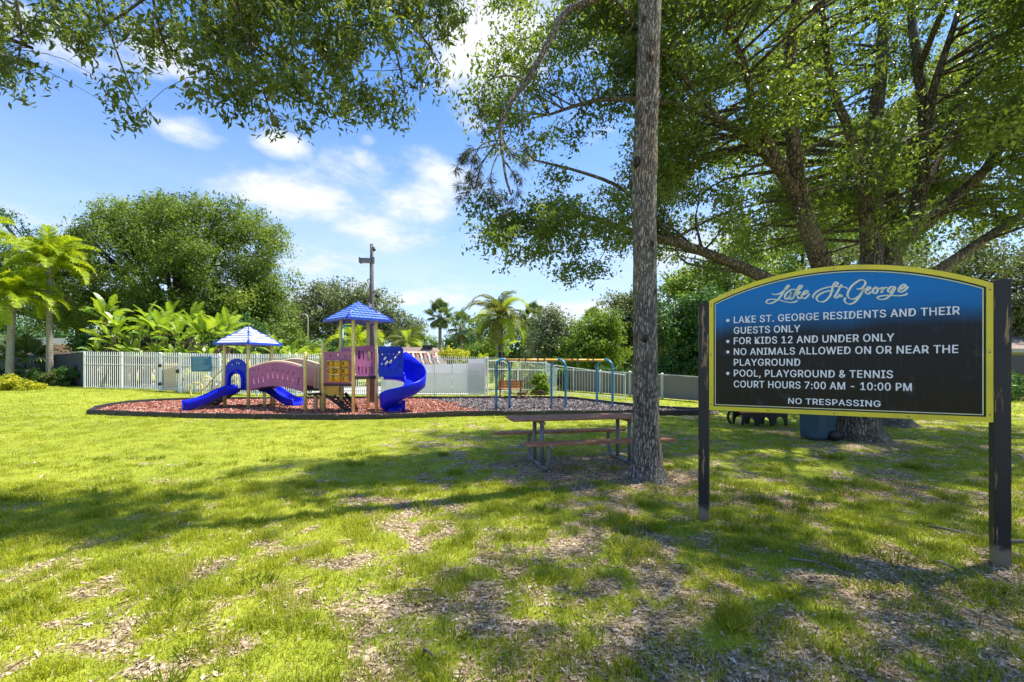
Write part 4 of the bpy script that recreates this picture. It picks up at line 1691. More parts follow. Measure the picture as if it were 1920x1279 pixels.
for px, Y, nm in ((1083, 20.0, 'pale flat stone lying on the back edge of the grey mulch'), (1108, 19.2, 'smaller pale stone lying on the back edge of the grey mulch')):
    c = GX(px, Y)
    mb = MB()
    mb.ball(c + Z * .03, .20 if px < 1100 else .16, 10, 6, (1.2, .6, .28))
    o = mb.build('stone', M['stone_pale'])
    tag(o, nm, 'stone')

# utility pole
up = thing('utility_pole', 'tall weathered grey wooden pole with flood light and cameras behind the tall blue roof', 'pole', GX(697, 18.4))
uc = GX(697, 18.4)
MB().tube([uc - Z * .1, uc + Z * 3.6, uc + Z * 6.48], [.135, .10, .068], 12).build('pole_shaft', M['pole_wood'], up)
mb = MB()
mb.obox(uc + Vector((0, -.12, 5.78)), uc + Vector((-.38, -.16, 5.78)), .26, .17)
mb.obox(uc + Vector((-.38, -.16, 5.78)), uc + Vector((-.43, -.16, 5.78)), .30, .22)
mb.obox(uc + Vector((.02, -.10, 5.80)), uc + Vector((.14, -.1, 5.80)), .1, .26)
mb.build('flood_light', M['steel'], up, bevel=.01)
mb = MB()
mb.ball(uc + Vector((.13, -.12, 6.22)), .07)
mb.tube([uc + Vector((.05, -.1, 6.3)), uc + Vector((.15, -.12, 6.3))], .03, 8)
mb.build('camera_dome', M['black_iron'], up)
mb = MB()
mb.tube(catmull([uc + Vector((.05, -.1, 4.46)), uc + Vector((.16, -.12, 4.54)), uc + Vector((.24, -.14, 4.45))], 4), .022, 8)
mb.ball(uc + Vector((.25, -.14, 4.36)), .085)
mb.build('camera_dome', M['black_iron'], up)
mb = MB()
mb.box(uc + Vector((0, -.16, 3.96)), (.1, .08, .14))
mb.build('junction_box', M['box_white'], up)
lp = thing('street_lamp', 'slim pale street lamp with curved arm in front of the grey green tree', 'street lamp', GX(577, 44))
lc = GX(577, 44)
mb = MB()
mb.tube(catmull([lc, lc + Z * 4.6, lc + Vector((0, 0, 6.1)), lc + Vector((-.15, 0, 6.4)), lc + Vector((-.45, 0, 6.48))], 5), [.06] * 21, 8)
mb.build('lamp_post', M['steel_light'], lp)
MB().box(lc + Vector((-.55, 0, 6.46)), (.42, .2, .10)).build('lamp_head', M['steel_light'], lp, bevel=.02)

# ================================================================= FENCES
def picket_fence(name, label, pts, spacing, pk_w=.022, mat='white_vinyl', post_every=2.4, rails=(.13, .70, .92), cap=.05, post_w=.07, pickets=True, cat='fence'):
    """pts: list of (x, y, top height); pickets share one mesh, each its own object"""
    t = thing(name, label, cat, (pts[0][0], pts[0][1], 0))
    cumL = [0]
    for a, b in zip(pts[:-1], pts[1:]):
        cumL.append(cumL[-1] + math.hypot(b[0] - a[0], b[1] - a[1]))
    X = lambda s: Vector((np.interp(s, cumL, [p[0] for p in pts]), np.interp(s, cumL, [p[1] for p in pts]), 0))
    H = lambda s: float(np.interp(s, cumL, [p[2] for p in pts]))
    Ltot = cumL[-1]
    npost = max(1, round(Ltot / post_every))
    sp = [Ltot * i / npost for i in range(npost + 1)]
    for s_ in sp:
        c, h = X(s_), H(s_)
        mb = MB()
        mb.box(c + Z * (h / 2 - .02), (post_w, post_w, h + .02))
        mb.raw([c + Vector((x * post_w * .6, y * post_w * .6, h - .01)) for x, y in ((-1, -1), (1, -1), (1, 1), (-1, 1))] + [c + Z * (h + .035)], [(0, 1, 4), (1, 2, 4), (2, 3, 4), (3, 0, 4), (3, 2, 1, 0)])
        mb.build('fence_post', M[mat], t)
    for a, b in zip(sp[:-1], sp[1:]):
        A, B = X(a), X(b)
        for r in rails:
            MB().obox(A + Z * H(a) * r, B + Z * H(b) * r, .032, .040).build('rail', M[mat], t)
    if pickets:
        n = int(Ltot / spacing)
        me0 = None
        for i in range(n):
            s_ = (i + .5) * Ltot / n
            c, h = X(s_), H(s_)
            if me0 is None:
                mb = MB()
                mb.box((0, 0, .5), (pk_w, pk_w, 1))
                OFF[t] = Vector((0, 0, 0))
                o = mb.build('picket', M[mat], t)
                me0 = o.data
                OFF[t] = t.location.copy()
            else:
                o = bpy.data.objects.new('picket', me0)
                link(o, t)
            gb = float(gz(np.array([c.x]), np.array([c.y]))[0])
            e = Vector((c.x, c.y, .05 + gb)) - t.location
            o.location = e
            o.scale = (1, 1, h + .02 + .008 * ((i * 7) % 5) / 5 - .05 - gb)
    return t


FL = [(-24.9, 26.5, 2.34), (-20.0, 25.2, 2.28), (-19.3, 24.95, 2.26)]
picket_fence('picket_fence', 'white picket fence running from its far left corner to the tan gate', FL, .155, .026)
gate = picket_fence('picket_gate', 'white picket gate with a tan panel fixed behind its bars', [(-19.2, 24.9, 2.25), (-17.95, 24.55, 2.22)], .13, .026, post_every=1.9, cat='gate')
mb = MB()
mb.obox(Vector((-19.1, 25.0, .95)), Vector((-18.05, 24.65, .95)), .02, 1.5)
mb.build('screen_panel', M['tan_gate'], gate)
mb = MB()
for z in (.55, 1.55):
    mb.box((-19.2, 24.8, z), (.10, .08, .16))
mb.box((-17.98, 24.45, 1.25), (.10, .08, .2))
mb.build('hinge', M['black_iron'], gate)
FM = [(-17.85, 24.5, 2.22), (-15.1, 24.2, 2.16), (-12.5, 23.7, 2.14), (-9.75, 23.2, 2.14), (-6.6, 23.1, 2.10)]
picket_fence('picket_fence', 'white picket fence behind the low tower and bridge, up to the tall pole', FM, .105, .028)
FR = [(-6.5, 23.1, 2.08), (-1.35, 23.1, 1.98)]
sf = picket_fence('picket_fence', 'white picket fence backed by solid white sheets behind the spiral slide', FR, .100, .028, rails=(.10, .56, .93))
for i in range(3):
    a, b = -6.45 + 1.7 * i, -6.45 + 1.7 * (i + 1) - .02
    top = 1.62 if i < 2 else 1.66
    MB().obox(Vector((a, 23.19, (top + .16) / 2)), Vector((b, 23.19, (top + .16) / 2)), .012, top - .16).build('screen_sheet', M['white_sheet'], sf)
MB().obox(Vector((-2.25, 23.21, 1.0)), Vector((-1.4, 23.21, 1.0)), .012, 1.8).build('screen_sheet', M['white_sheet'], sf)
picket_fence('picket_fence', 'thin white picket fence behind the first teal arch and the orange bench', [(-1.25, 23.15, 1.98), (1.9, 25.6, 1.86)], .110, .022)
picket_fence('picket_fence', 'low thin white bar fence on the grass behind the second and third teal arches', [(1.95, 25.6, 1.75), (2.2, 22.3, 1.45), (5.2, 20.9, 1.22)], .14, .012, post_every=6.0, rails=(.06, .93), post_w=.035)
# grey board fence with pale posts
gf = picket_fence('board_fence', 'low grey board fence with pale posts along the far lawn', [(3.0, 29.6, 1.36), (3.74, 27.3, 1.32), (5.66, 24.4, 1.28), (7.34, 20.8, 1.17), (8.2, 19.4, 1.12)], 5, mat='grey_post', post_every=2.35, rails=(.955,), pickets=False, post_w=.10)
gp = [(3.0, 29.66, 1.30), (3.74, 27.36, 1.26), (5.66, 24.46, 1.22), (7.34, 20.86, 1.11), (8.2, 19.46, 1.06)]
for (x0, y0, h0), (x1, y1, h1) in zip(gp[:-1], gp[1:]):
    L_ = math.hypot(x1 - x0, y1 - y0)
    n = int(L_ / .2)
    for k in range(n):
        a = Vector((x0, y0, 0)).lerp(Vector((x1, y1, 0)), k / n)
        b = Vector((x0, y0, 0)).lerp(Vector((x1, y1, 0)), (k + .94) / n)
        h = h0 + (h1 - h0) * k / n
        MB().obox(a + Z * (h / 2 + .02), b + Z * (h / 2 + .02), .02 + .006 * (k % 2), h - .04).build('board', M['grey_vinyl'], gf)
# dark cloth fence at the far left
df = thing('screened_fence', 'dark cloth covered wire fence behind the two bright palms', 'fence', (-38, 34, 0))
for i, (a, b) in enumerate((((-54, 37), (-44, 36)), ((-44, 36), (-35.5, 34.8)), ((-35.5, 34.8), (-25.2, 27.3)))):
    A, B = Vector((*a, 0)), Vector((*b, 0))
    MB().obox(A + Z * 1.2, B + Z * 1.2, .03, 2.3).build('screen_cloth', M['dark_screen'], df)
    MB().tube([A, A + Z * 2.5], .04, 8).build('fence_post', M['steel_light'], df)
    MB().tube([A + Z * 2.42, B + Z * 2.42], .025, 6).build('top_rail', M['steel_light'], df)

# blue notice board on the fence, white box, cream bicycle loops
nb = thing('notice_board', 'blue notice board with pale lines of small print hanging on the picket fence', 'notice board', (-15.9, 24.2, 0))
O, U = Vector((-17.05, 24.2, 1.24)), Vector((1.0, -.10, 0)).normalized()
plate('board', rect(0, 0, 1.18, .80), [], .03, O, U, Z, M['info_blue'], nb)
for s_ in (.15, 1.03):
    MB().tube([O + U * s_ + Z * .78 - U.cross(Z) * .03, O + U * s_ - Z * 1.24 - U.cross(Z) * .03], .025, 8).build('board_leg', M['white_vinyl'], nb)
rr = random.Random(4)
mb = MB()
for k in range(11):
    z = .72 - k * .062
    a = O + U * .08 + Z * z + U.cross(Z) * .018
    b = a + U * (rr.uniform(.55, 1.02) if k else .9)
    mb.obox(a, b, .004, .016 if k else .035)
mb.build('printed_lines', M['info_pale'], nb)
bxs = thing('call_box', 'small white box on a post in front of the blue notice board', 'box', (-14.95, 23.7, 0))
MB().box((-14.95, 23.7, 1.36), (.34, .14, .50)).build('case', M['box_white'], bxs, bevel=.02)
MB().box((-14.95, 23.72, .55), (.10, .08, 1.12)).build('box_post', M['black_iron'], bxs)
MB().box((-14.93, 23.62, 1.45), (.12, .02, .09)).build('display', M['steel'], bxs)
MB().box((-14.93, 23.62, 1.24), (.08, .02, .05)).build('slot', M['black_iron'], bxs)
rk = thing('bicycle_rack', 'cream painted looped tube bicycle rack on the grass before the picket fence', 'bicycle rack', GX(380, 21.6))
rc = GX(380, 21.6)
mb = MB()
for k, (x, h) in enumerate(((-.30, .72), (.18, .98))):
    c = rc + Vector((x, 0, 0))
    mb.tube(catmull([c + Vector((-.24, 0, .12)), c + Vector((-.28, 0, h * .6)), c + Vector((-.18, 0, h)), c + Vector((.18, 0, h)), c + Vector((.28, 0, h * .6)), c + Vector((.24, 0, -.02))], 5), .028, 8)
mb.build('loop', M['cream'], rk)
MB().tube([rc + Vector((-.62, 0, .1)), rc + Vector((.5, 0, .1))], .028, 8).build('base_bar', M['cream'], rk)

# ================================================================= BUILDINGS
pk = thing('house', 'low peach house with a white roof behind the far left trees', 'house', GX(60, 52))
wx0, wx1 = GX(-60, 52).x, GX(210, 50).x
mb = MB()
mb.box(((wx0 + wx1) / 2, 54, 1.9), (wx1 - wx0, 8, 3.8))
w_ = mb.build('wall', M['pink_wall'], pk)
mb = MB()
mb.box(((wx0 + wx1) / 2, 54, 4.15), (wx1 - wx0 + .8, 8.8, .7))
mb.build('roof', M['white_roof'], pk)
for px in (30, 70, 165):
    x = GX(px, 49.9).x
    wn = MB().box((x, 49.97, 1.9), (1.6, .08, 1.3)).build('window', M['window_dark'], w_)
    MB().obox(Vector((x - .9, 49.9, 1.2)), Vector((x + .9, 49.9, 1.2)), .1, .08).build('window_sill', M['white_roof'], w_)
MB().box((GX(-20, 47).x, 47, 1.3), (14, 1.2, 2.6)).build('garage_wing', M['white_roof'], pk)

bh = thing('clubhouse', 'brown shingled clubhouse roof with a slatted skylight above the white fence', 'building', GX(795, 34))
Yb = 34
xl, xr = GX(752, Yb).x, GX(838, Yb).x
xm = GX(797, Yb).x
mb = MB()
mb.box(((xl + xr) / 2, Yb + 3, .95), (xr - xl - .3, 5.4, 1.9))
mb.build('wall', M['cream_wood'], bh)
zt, ze = 2.98, 1.55
mb = MB()
v = [(xl - 3, Yb - .3, ze), (xr, Yb - .3, ze), (xr, Yb + 6.3, ze), (xl - 3, Yb + 6.3, ze), (xl - 2, Yb + 1.6, zt), (xm + .2, Yb + 1.6, zt), (xm + .2, Yb + 4.4, zt), (xl - 2, Yb + 4.4, zt)]
mb.raw(v, [(0, 1, 5, 4), (1, 2, 6, 5), (2, 3, 7, 6), (3, 0, 4, 7), (4, 5, 6, 7), (3, 2, 1, 0)])
rf = mb.build('roof', M['shingle'], bh)
nrm = (Vector(v[1]) - Vector(v[0])).cross(Vector(v[4]) - Vector(v[0])).normalized()
up_ = (Vector((0, Yb + 1.6, zt)) - Vector((0, Yb - .3, ze)))
for k in range(9):
    x = GX(755, Yb).x + k * .29
    b0_ = Vector((x + .42, Yb - .3, ze)) + up_ * .05 + nrm * .06
    t0_ = Vector((x, Yb - .3, ze)) + up_ * .62 + nrm * .06
    MB().obox(b0_, t0_, .12, .10, nrm).build('rafter', M['rust_wood' if k % 2 else 'cream_wood'], rf)
MB().obox(Vector((xl - .5, Yb - .3, ze)) + up_ * .66 + nrm * .04, Vector((xm - .1, Yb - .3, ze)) + up_ * .66 + nrm * .04, .14, .1, nrm).build('header_beam', M['cream_wood'], rf)
MB().box((xm - .05, Yb + 1.5, zt + .05), (.8, .5, .18)).build('roof_vent', M['black_iron'], rf)

hb = thing('house', 'single storey house with pale eaves and a dark porch at the far right edge', 'house', GX(1960, 24))
x0 = GX(1885, 24).x
MB().box((x0 + 5.5, 27.4, 1.3), (10, 6, 2.6)).build('wall', M['concrete'], hb)
MB().box((x0 + 5.0, 24.36, 1.12), (9.6, .1, 1.9)).build('window', M['window_dark'], hb)
mb = MB()
mb.raw([(x0 - .3, 23.4, 2.35), (x0 + 11, 23.4, 2.35), (x0 + 11, 31.5, 2.35), (x0 - .3, 31.5, 2.35), (x0 + 2.5, 27, 3.6), (x0 + 8, 27, 3.6)],
       [(0, 1, 5, 4), (1, 2, 5), (2, 3, 4, 5), (3, 0, 4), (3, 2, 1, 0)])
mb.build('roof', M['shingle'], hb)
MB().obox(Vector((x0 - .35, 23.38, 2.33)), Vector((x0 + 11, 23.38, 2.33)), .08, .2).build('fascia', M['concrete'], hb)
MB().obox(Vector((x0 - 1, 21.5, .25)), Vector((x0 + 8, 21.5, .25)), .3, .5).build('garden_wall', M['concrete'], hb)

# ================================================================= TREES
def limb(mb, pts, r0, r1, n=9, wob=.12, sub=5):
    c = catmull(pts, sub)
    m = len(c)
    rad = [r0 + (r1 - r0) * (i / (m - 1)) ** .8 for i in range(m)]
    ph = random.random() * 9
    mb.tube(c, rad, n, jitter=lambda i, k: 1 + wob * math.sin(ph + 1.7 * k + .6 * i) * .6 + wob * math.sin(2.9 * k - .35 * i + ph) * .4)
    return list(zip(c, rad))


def twigs(mb, nodes, targets, r=.03, sag=.12, maxn=9999, sides=5):
    """thin branches from the nearest limb node to each foliage clump"""
    P_ = np.array([list(p) for p, _ in nodes])
    for t in targets[:maxn]:
        t = Vector(t)
        d = np.linalg.norm(P_ - np.array(list(t)), axis=1)
        i = int(np.argmin(d + (P_[:, 2] > t.z + .4) * 1.0))
        a, ra = nodes[i]
        L = (t - a).length
        mid = a.lerp(t, .5) + Vector((random.uniform(-1, 1), random.uniform(-1, 1), random.uniform(-.2, 1))) * L * sag
        ra = min(ra * .6, r * (0.6 + L * .25))
        c = catmull([a, mid, t], 3)
        mb.tube(c, [ra + (ra * .2 - ra) * k / (len(c) - 1) for k in range(len(c))], sides, cap=False)


def ellipsoid_clumps(e, n, seed, shell=.55, low=-.5):
    """clump centres inside an ellipsoid (cx,cy,cz,rx,ry,rz), denser towards its skin"""
    r = np.random.default_rng(seed)
    out = []
    while len(out) < n:
        d = r.normal(size=3)
        d /= np.linalg.norm(d)
        if d[2] < low:
            continue
        k = shell + (1 - shell) * r.random() ** .7
        k *= 1 + .10 * r.normal()
        out.append((e[0] + d[0] * k * e[3], e[1] + d[1] * k * e[4], e[2] + d[2] * k * e[5]))
    return out


def bg_tree(name, label, px, Y, ells, nc, nl, size, mat, bark='bark_dark', tr=.25, cr=1.0, group=None, seed=1, aspect=.55, low=-.5, flat=.75, fork=.35, cat='tree', shell=.5):
    """ells in photo terms: (px, py, half width px, half height px) at distance Y"""
    base = GX(px, Y)
    t = thing(name, label, cat, base, group)
    k = Y / FPX
    cl, total = [], sum(e[2] * e[3] for e in ells)
    EL = []
    for e in ells:
        c = P(e[0], e[1], Y)
        rx, rz = e[2] * k, e[3] * k
        ry = min(rx, max(rz, 1.5)) * .9
        EL.append((c.x, c.y + (random.random() - .5) * ry * .4, c.z, rx, ry, rz))
    for i, (e, E) in enumerate(zip(ells, EL)):
        cl += ellipsoid_clumps(E, max(3, int(nc * e[2] * e[3] / total)), seed * 31 + i, shell, low)
    topz = max(E[2] for E in EL)
    forkz = max(.6, topz * fork)
    mb = MB()
    nodes = limb(mb, [base - Z * .1, base + Z * forkz * .5 + Vector((tr * .3, 0, 0)), base + Z * forkz], tr * 1.25, tr, 9)
    for E in EL:
        c = Vector(E[:3])
        s0 = base + Z * forkz
        nodes += limb(mb, [s0, s0.lerp(c, .5) + Vector((random.uniform(-.3, .3), 0, .3)), c + Z * E[5] * .2], tr * .7, tr * .15, 7)
        for j in range(3):
            a = random.random() * 6.28
            q = c + Vector((math.cos(a) * E[3] * .6, math.sin(a) * E[4] * .6, E[5] * .25))
            nodes += limb(mb, [s0, s0.lerp(q, .55) + Z * .2, q], tr * .5, tr * .1, 6)
    twigs(mb, nodes, cl, r=tr * .25, sides=4)
    mb.build('trunk', M[bark], t)
    rad = [cr * (.7 + .6 * random.random()) for _ in cl]
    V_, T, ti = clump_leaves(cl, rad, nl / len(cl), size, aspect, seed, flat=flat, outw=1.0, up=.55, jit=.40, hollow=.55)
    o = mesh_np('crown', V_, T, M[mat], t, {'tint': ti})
    o['kind'] = 'stuff'
    return t


# big round tree at the left
bg_tree('broad_tree', 'huge round dark green tree rising behind the banana like plants at the left', 330, 38,
        [(330, 515, 205, 118), (230, 470, 105, 75), (420, 470, 110, 70), (330, 430, 140, 58), (500, 590, 60, 60), (180, 560, 80, 70), (430, 590, 90, 45), (250, 600, 110, 40), (330, 600, 120, 40), (420, 560, 100, 60)],
        330, 190000, .175, 'lf_big', tr=.6, cr=1.15, seed=11, low=-.9, shell=.82, flat=.8)
bg_tree('shade_tree', 'dark loose tree with open branches behind the two bright palms', 150, 41,
        [(20, 560, 120, 60), (110, 570, 75, 60), (-40, 480, 90, 60), (60, 480, 90, 45), (10, 420, 40, 18), (170, 610, 60, 28), (-120, 560, 100, 120)],
        120, 30000, .20, 'lf_dark', tr=.35, cr=.95, seed=12, low=-.8)
bg_tree('live_oak', 'wide grey green oak behind the slim street lamp and tall blue roof', 650, 56,
        [(650, 600, 95, 68), (600, 575, 50, 45), (700, 590, 55, 45), (750, 620, 40, 34), (570, 610, 40, 50)],
        190, 40000, .27, 'lf_grey', tr=.5, cr=1.3, seed=13, low=-.9)
for i, (px, py, rx, ry, Y, mt, lab) in enumerate([
        (190, 665, 50, 30, 34, 'lf_dark', 'dark bush under the big round tree behind the fence corner'),
        (270, 650, 60, 40, 34, 'lf_dark', 'dark bush under the big round tree behind the gate plants'),
        (360, 645, 60, 45, 34, 'lf_dark', 'dark bush under the big round tree behind the notice board plants'),
        (450, 645, 60, 45, 34, 'lf_dark', 'dark bush under the big round tree behind the lower blue roof'),
        (520, 640, 50, 45, 36, 'lf_big', 'green bush under the right edge of the big round tree'),
        (800, 652, 34, 18, 48, 'lf_bright', 'low bright bush right of the grey green oak, behind the brown roof'),
        (868, 655, 40, 26, 46, 'lf_dark', 'low dark green bush just right of the tall thin cabbage palm'),
        (905, 668, 40, 22, 40, 'lf_bright', 'yellow green bush at the left foot of the queen palm'),
        (845, 676, 26, 10, 36, 'lf_lime', 'lime bush peeping over the fence between clubhouse roof and queen palm'),
        (760, 640, 30, 26, 52, 'lf_olive', 'olive bush at the right edge of the grey green oak'),
        (560, 655, 50, 24, 40, 'lf_bright', 'bright leafy bush over the fence right of the lower blue roof'),
        (625, 660, 40, 20, 42, 'lf_dark', 'dark bush over the fence left of the tall tower posts'),
        (690, 655, 40, 22, 40, 'lf_bright', 'bright bush behind the tall tower posts')]):
    bg_tree('bush', lab, px, Y, [(px, py, rx, ry)], 26, 5200, .20, mt, tr=.08, cr=.8, seed=20 + i, low=-1, cat='bush', fork=.3)
bg_tree('young_tree', 'silvery open leafed tree behind the first two teal arches', 1037, 38,
        [(1037, 620, 38, 40), (1020, 650, 40, 30), (1050, 655, 40, 30)], 90, 16000, .17, 'lf_grey', tr=.11, cr=.75, seed=31, low=-.9)
bg_tree('garden_tree', 'bushy green tree behind the orange beam between the second and third teal arches', 1110, 36,
        [(1105, 640, 42, 42), (1130, 615, 34, 30), (1080, 665, 40, 28), (1140, 660, 34, 38)], 120, 26000, .18, 'lf_bright', tr=.16, cr=.75, seed=32, low=-.95)
bg_tree('garden_tree', 'grey green spreading tree just left of the tall bare trunk', 1168, 40,
        [(1165, 580, 30, 26), (1190, 600, 40, 40), (1160, 640, 34, 34), (1215, 640, 40, 50)], 110, 20000, .2, 'lf_olive', tr=.2, cr=.85, seed=33, low=-.9)
bg_tree('broad_tree', 'dense glossy green tree overhanging the grey board fence right of the tall bare trunk', 1290, 27,
        [(1285, 640, 55, 62), (1262, 600, 40, 50), (1330, 620, 60, 70), (1290, 690, 52, 32), (1360, 660, 50, 60)], 150, 42000, .16, 'lf_dark', tr=.22, cr=.7, seed=34, low=-1)
bg_tree('broad_tree', 'yellow green tree behind the oak limbs, above the left end of the arched sign', 1350, 31,
        [(1300, 560, 60, 50), (1380, 520, 80, 70), (1450, 580, 80, 90), (1260, 520, 40, 30)], 120, 30000, .19, 'lf_bright', tr=.3, cr=.9, seed=35, low=-1)
bg_tree('broad_tree', 'pale olive tree behind the arched sign and its right post', 1720, 27,
        [(1600, 560, 90, 100), (1700, 540, 90, 90), (1800, 520, 80, 80), (1880, 520, 70, 90), (1960, 560, 100, 110), (1840, 600, 70, 50), (1900, 610, 50, 40)], 190, 52000, .17, 'lf_olive', tr=.35, cr=.85, seed=36, low=-1)
bg_tree('broad_tree', 'tall green tree seen in gaps of the oak crown above the arched sign', 1520, 34,
        [(1520, 480, 120, 110), (1640, 440, 120, 100), (1500, 620, 100, 70)], 130, 26000, .24, 'lf_bright', tr=.4, cr=1.1, seed=37, low=-1)
for i, (px, Y, lab) in enumerate([(30, 62, 'dark tree closing the view behind the peach house'), (-180, 45, 'dark tree beyond the far left edge of the lawn'),
                                  (960, 66, 'distant dark tree behind the queen palm'), (1240, 60, 'distant dark tree behind the tall bare trunk'), (2080, 40, 'dark tree behind the house at the far right')]):
    bg_tree('distant_tree', lab, px, Y, [(px, 640, 130, 50), (px - 60, 655, 90, 38), (px + 70, 655, 90, 38)], 90, 14000, .38, 'lf_dark', tr=.4, cr=1.6, seed=40 + i, low=-1)

# far tree line closing the horizon (cannot be counted)
r_ = np.random.default_rng(77)
cl = []
for k in range(700):
    a = r_.uniform(-1.35, 1.35)
    d = r_.uniform(75, 110)
    cl.append((math.sin(a) * d, math.cos(a) * d, r_.random() ** 1.2 * (2.6 + 2.2 * float(vnoise(np.array([a * 9 + 50.]), np.array([3.3]))[0]))))
V_, T, ti = clump_leaves(cl, [2.0 + r_.random() for _ in cl], 75, .75, .6, 78, flat=.7)
tag(mesh_np('far_treeline', V_, T, M['lf_dark'], attrs={'tint': ti}), 'distant band of dark trees closing the horizon behind everything', 'trees', kind='stuff')

# ---- the great oak at the right
oak_b = GX(1608, 9.9)
oak = thing('great_oak', 'great spreading oak with many heavy limbs standing behind the arched sign', 'tree', oak_b)
mb = MB()
nodes = []
fork = P(1612, 640, 10.0)
# flared trunk with root ridges
rings = []
zs = [(-.08, .66), (.0, .60), (.06, .54), (.16, .475), (.35, .43), (.8, .41), (1.4, .42), (2.1, .46)]
vs_, fs = [], []
nn = 40
for i, (z, r) in enumerate(zs):
    c = oak_b.lerp(Vector((fork.x, fork.y, 0)), min(1, z / 2.1))
    for k in range(nn):
        a = 2 * math.pi * k / nn
        fl = max(0, .5 - z) * 2
        q = 1 + .10 * math.sin(3 * a + .4 + z) + .05 * math.sin(11 * a) + fl * (.26 * max(0, math.sin(5 * a + .9)) ** 1.5 + .10 * math.sin(9 * a + 2))
        vs_.append(Vector((c.x + math.cos(a) * r * q, c.y + math.sin(a) * r * q, z)))
for i in range(len(zs) - 1):
    for k in range(nn):
        a, b = i * nn + k, i * nn + (k + 1) % nn
        fs.append((a, b, b + nn, a + nn))
fs.append(tuple((len(zs) - 1) * nn + k for k in range(nn)))
mb.raw(vs_, fs, True)
O_LIMBS = [
    # (pixel x, pixel y, distance) control points, start radius, end radius
    ([(1600, 640, 10), (1572, 570, 9.8), (1535, 480, 9.5), (1502, 385, 9.2), (1488, 270, 9.0), (1478, 150, 8.8), (1492, 10, 8.6), (1500, -200, 8.4)], .27, .06),
    ([(1500, 375, 9.2), (1462, 320, 8.9), (1415, 272, 8.6), (1350, 225, 8.2), (1262, 195, 7.9), (1180, 186, 7.7), (1110, 190, 7.5), (1030, 215, 7.3)], .12, .02),
    ([(1470, 325, 8.9), (1420, 220, 8.4), (1395, 120, 8.0), (1350, 20, 7.7), (1300, -100, 7.5)], .10, .02),
    ([(1620, 640, 10), (1630, 560, 10.2), (1636, 470, 10.4), (1640, 350, 10.6), (1640, 230, 10.8), (1655, 90, 11), (1660, -100, 11.2), (1660, -400, 11.3)], .33, .06),
    ([(1626, 470, 10.3), (1618, 350, 10.0), (1594, 250, 9.7), (1562, 170, 9.5), (1546, 60, 9.3), (1530, -60, 9.1), (1500, -260, 8.9)], .14, .03),
    ([(1625, 640, 10.1), (1652, 530, 10.2), (1690, 450, 10.2), (1722, 380, 10.2), (1733, 250, 10.2), (1722, 130, 10.2), (1708, 20, 10.2), (1690, -250, 10.2)], .24, .05),
    ([(1735, 290, 10.2), (1748, 180, 10.0), (1775, 90, 9.8), (1800, 10, 9.6), (1830, -120, 9.4)], .11, .03),
    ([(1690, 450, 10.2), (1740, 415, 10.1), (1790, 370, 10), (1845, 320, 9.8), (1890, 250, 9.7), (1960, 190, 9.6), (2080, 100, 9.5)], .17, .04),
    ([(1720, 380, 10.2), (1760, 300, 10.4), (1800, 210, 10.6), (1850, 100, 10.8), (1900, -40, 11)], .10, .03),
    ([(1650, 620, 10.2), (1740, 525, 10.4), (1800, 480, 10.5), (1860, 440, 10.6), (1920, 400, 10.7), (2040, 330, 10.8), (2200, 280, 10.9)], .16, .05),
    ([(1590, 660, 9.9), (1520, 570, 9.7), (1430, 520, 9.4), (1350, 484, 9.1), (1270, 456, 8.8), (1190, 436, 8.5), (1110, 410, 8.2), (1040, 402, 7.9), (960, 420, 7.7)], .17, .02),
    ([(1270, 456, 8.8), (1215, 400, 8.5), (1160, 350, 8.2), (1080, 320, 7.9), (1000, 300, 7.7)], .06, .015),
    ([(1350, 225, 8.2), (1260, 120, 7.8), (1190, 40, 7.4), (1120, -40, 7.1)], .05, .015),
]
for pts, r0, r1 in O_LIMBS:
    nodes += limb(mb, [P(*p) for p in pts], r0, r1, 10, .10)


def px_clumps(n, seed, test, xr, yr, Yf):
    r = np.random.default_rng(seed)
    out = []
    while len(out) < n:
        x, y = r.uniform(*xr), r.uniform(*yr)
        if r.random() < test(x, y):
            out.append(tuple(P(x, y, Yf(x, y, r))))
    return out


def oak_w(x, y):
    """how much foliage hangs where, read off the photograph"""
    if x < 870:
        return 0
    left = np.interp(y, [-50, 40, 130, 170, 250, 330, 380, 440, 500, 530], [930, 960, 900, 850, 900, 935, 895, 885, 890, 1000])
    if x < left:
        return 0
    low = np.interp(x, [870, 900, 960, 1020, 1080, 1130, 1180, 1230, 1290, 1350, 1450, 1600, 1800, 1920, 2100], [490, 515, 500, 520, 515, 500, 480, 460, 520, 500, 470, 440, 430, 420, 420])
    if y > low:
        return 0
    w = .62 if x < 1190 else .95
    # gaps
    for gx_, gy_, rx, ry, a in ((1010, 40, 50, 70, .5), (1160, 260, 50, 45, .75), (1115, 300, 70, 40, .5), (1480, 240, 40, 60, .5), (1200, 500, 40, 40, .8), (1410, 60, 40, 30, .5), (1130, 350, 60, 40, .4), (950, 320, 70, 70, .65),
                                (1470, 470, 45, 30, .7), (1800, 60, 50, 45, .5), (1900, 380, 40, 40, .5), (1390, 330, 40, 30, .45), (1560, 210, 30, 60, .4), (1650, 40, 30, 25, .4), (1080, 240, 60, 30, .3), (1340, 470, 40, 25, .6), (1850, 450, 60, 20, .8)):
        w -= a * math.exp(-(((x - gx_) / rx) ** 2 + ((y - gy_) / ry) ** 2))
    return max(0, w)


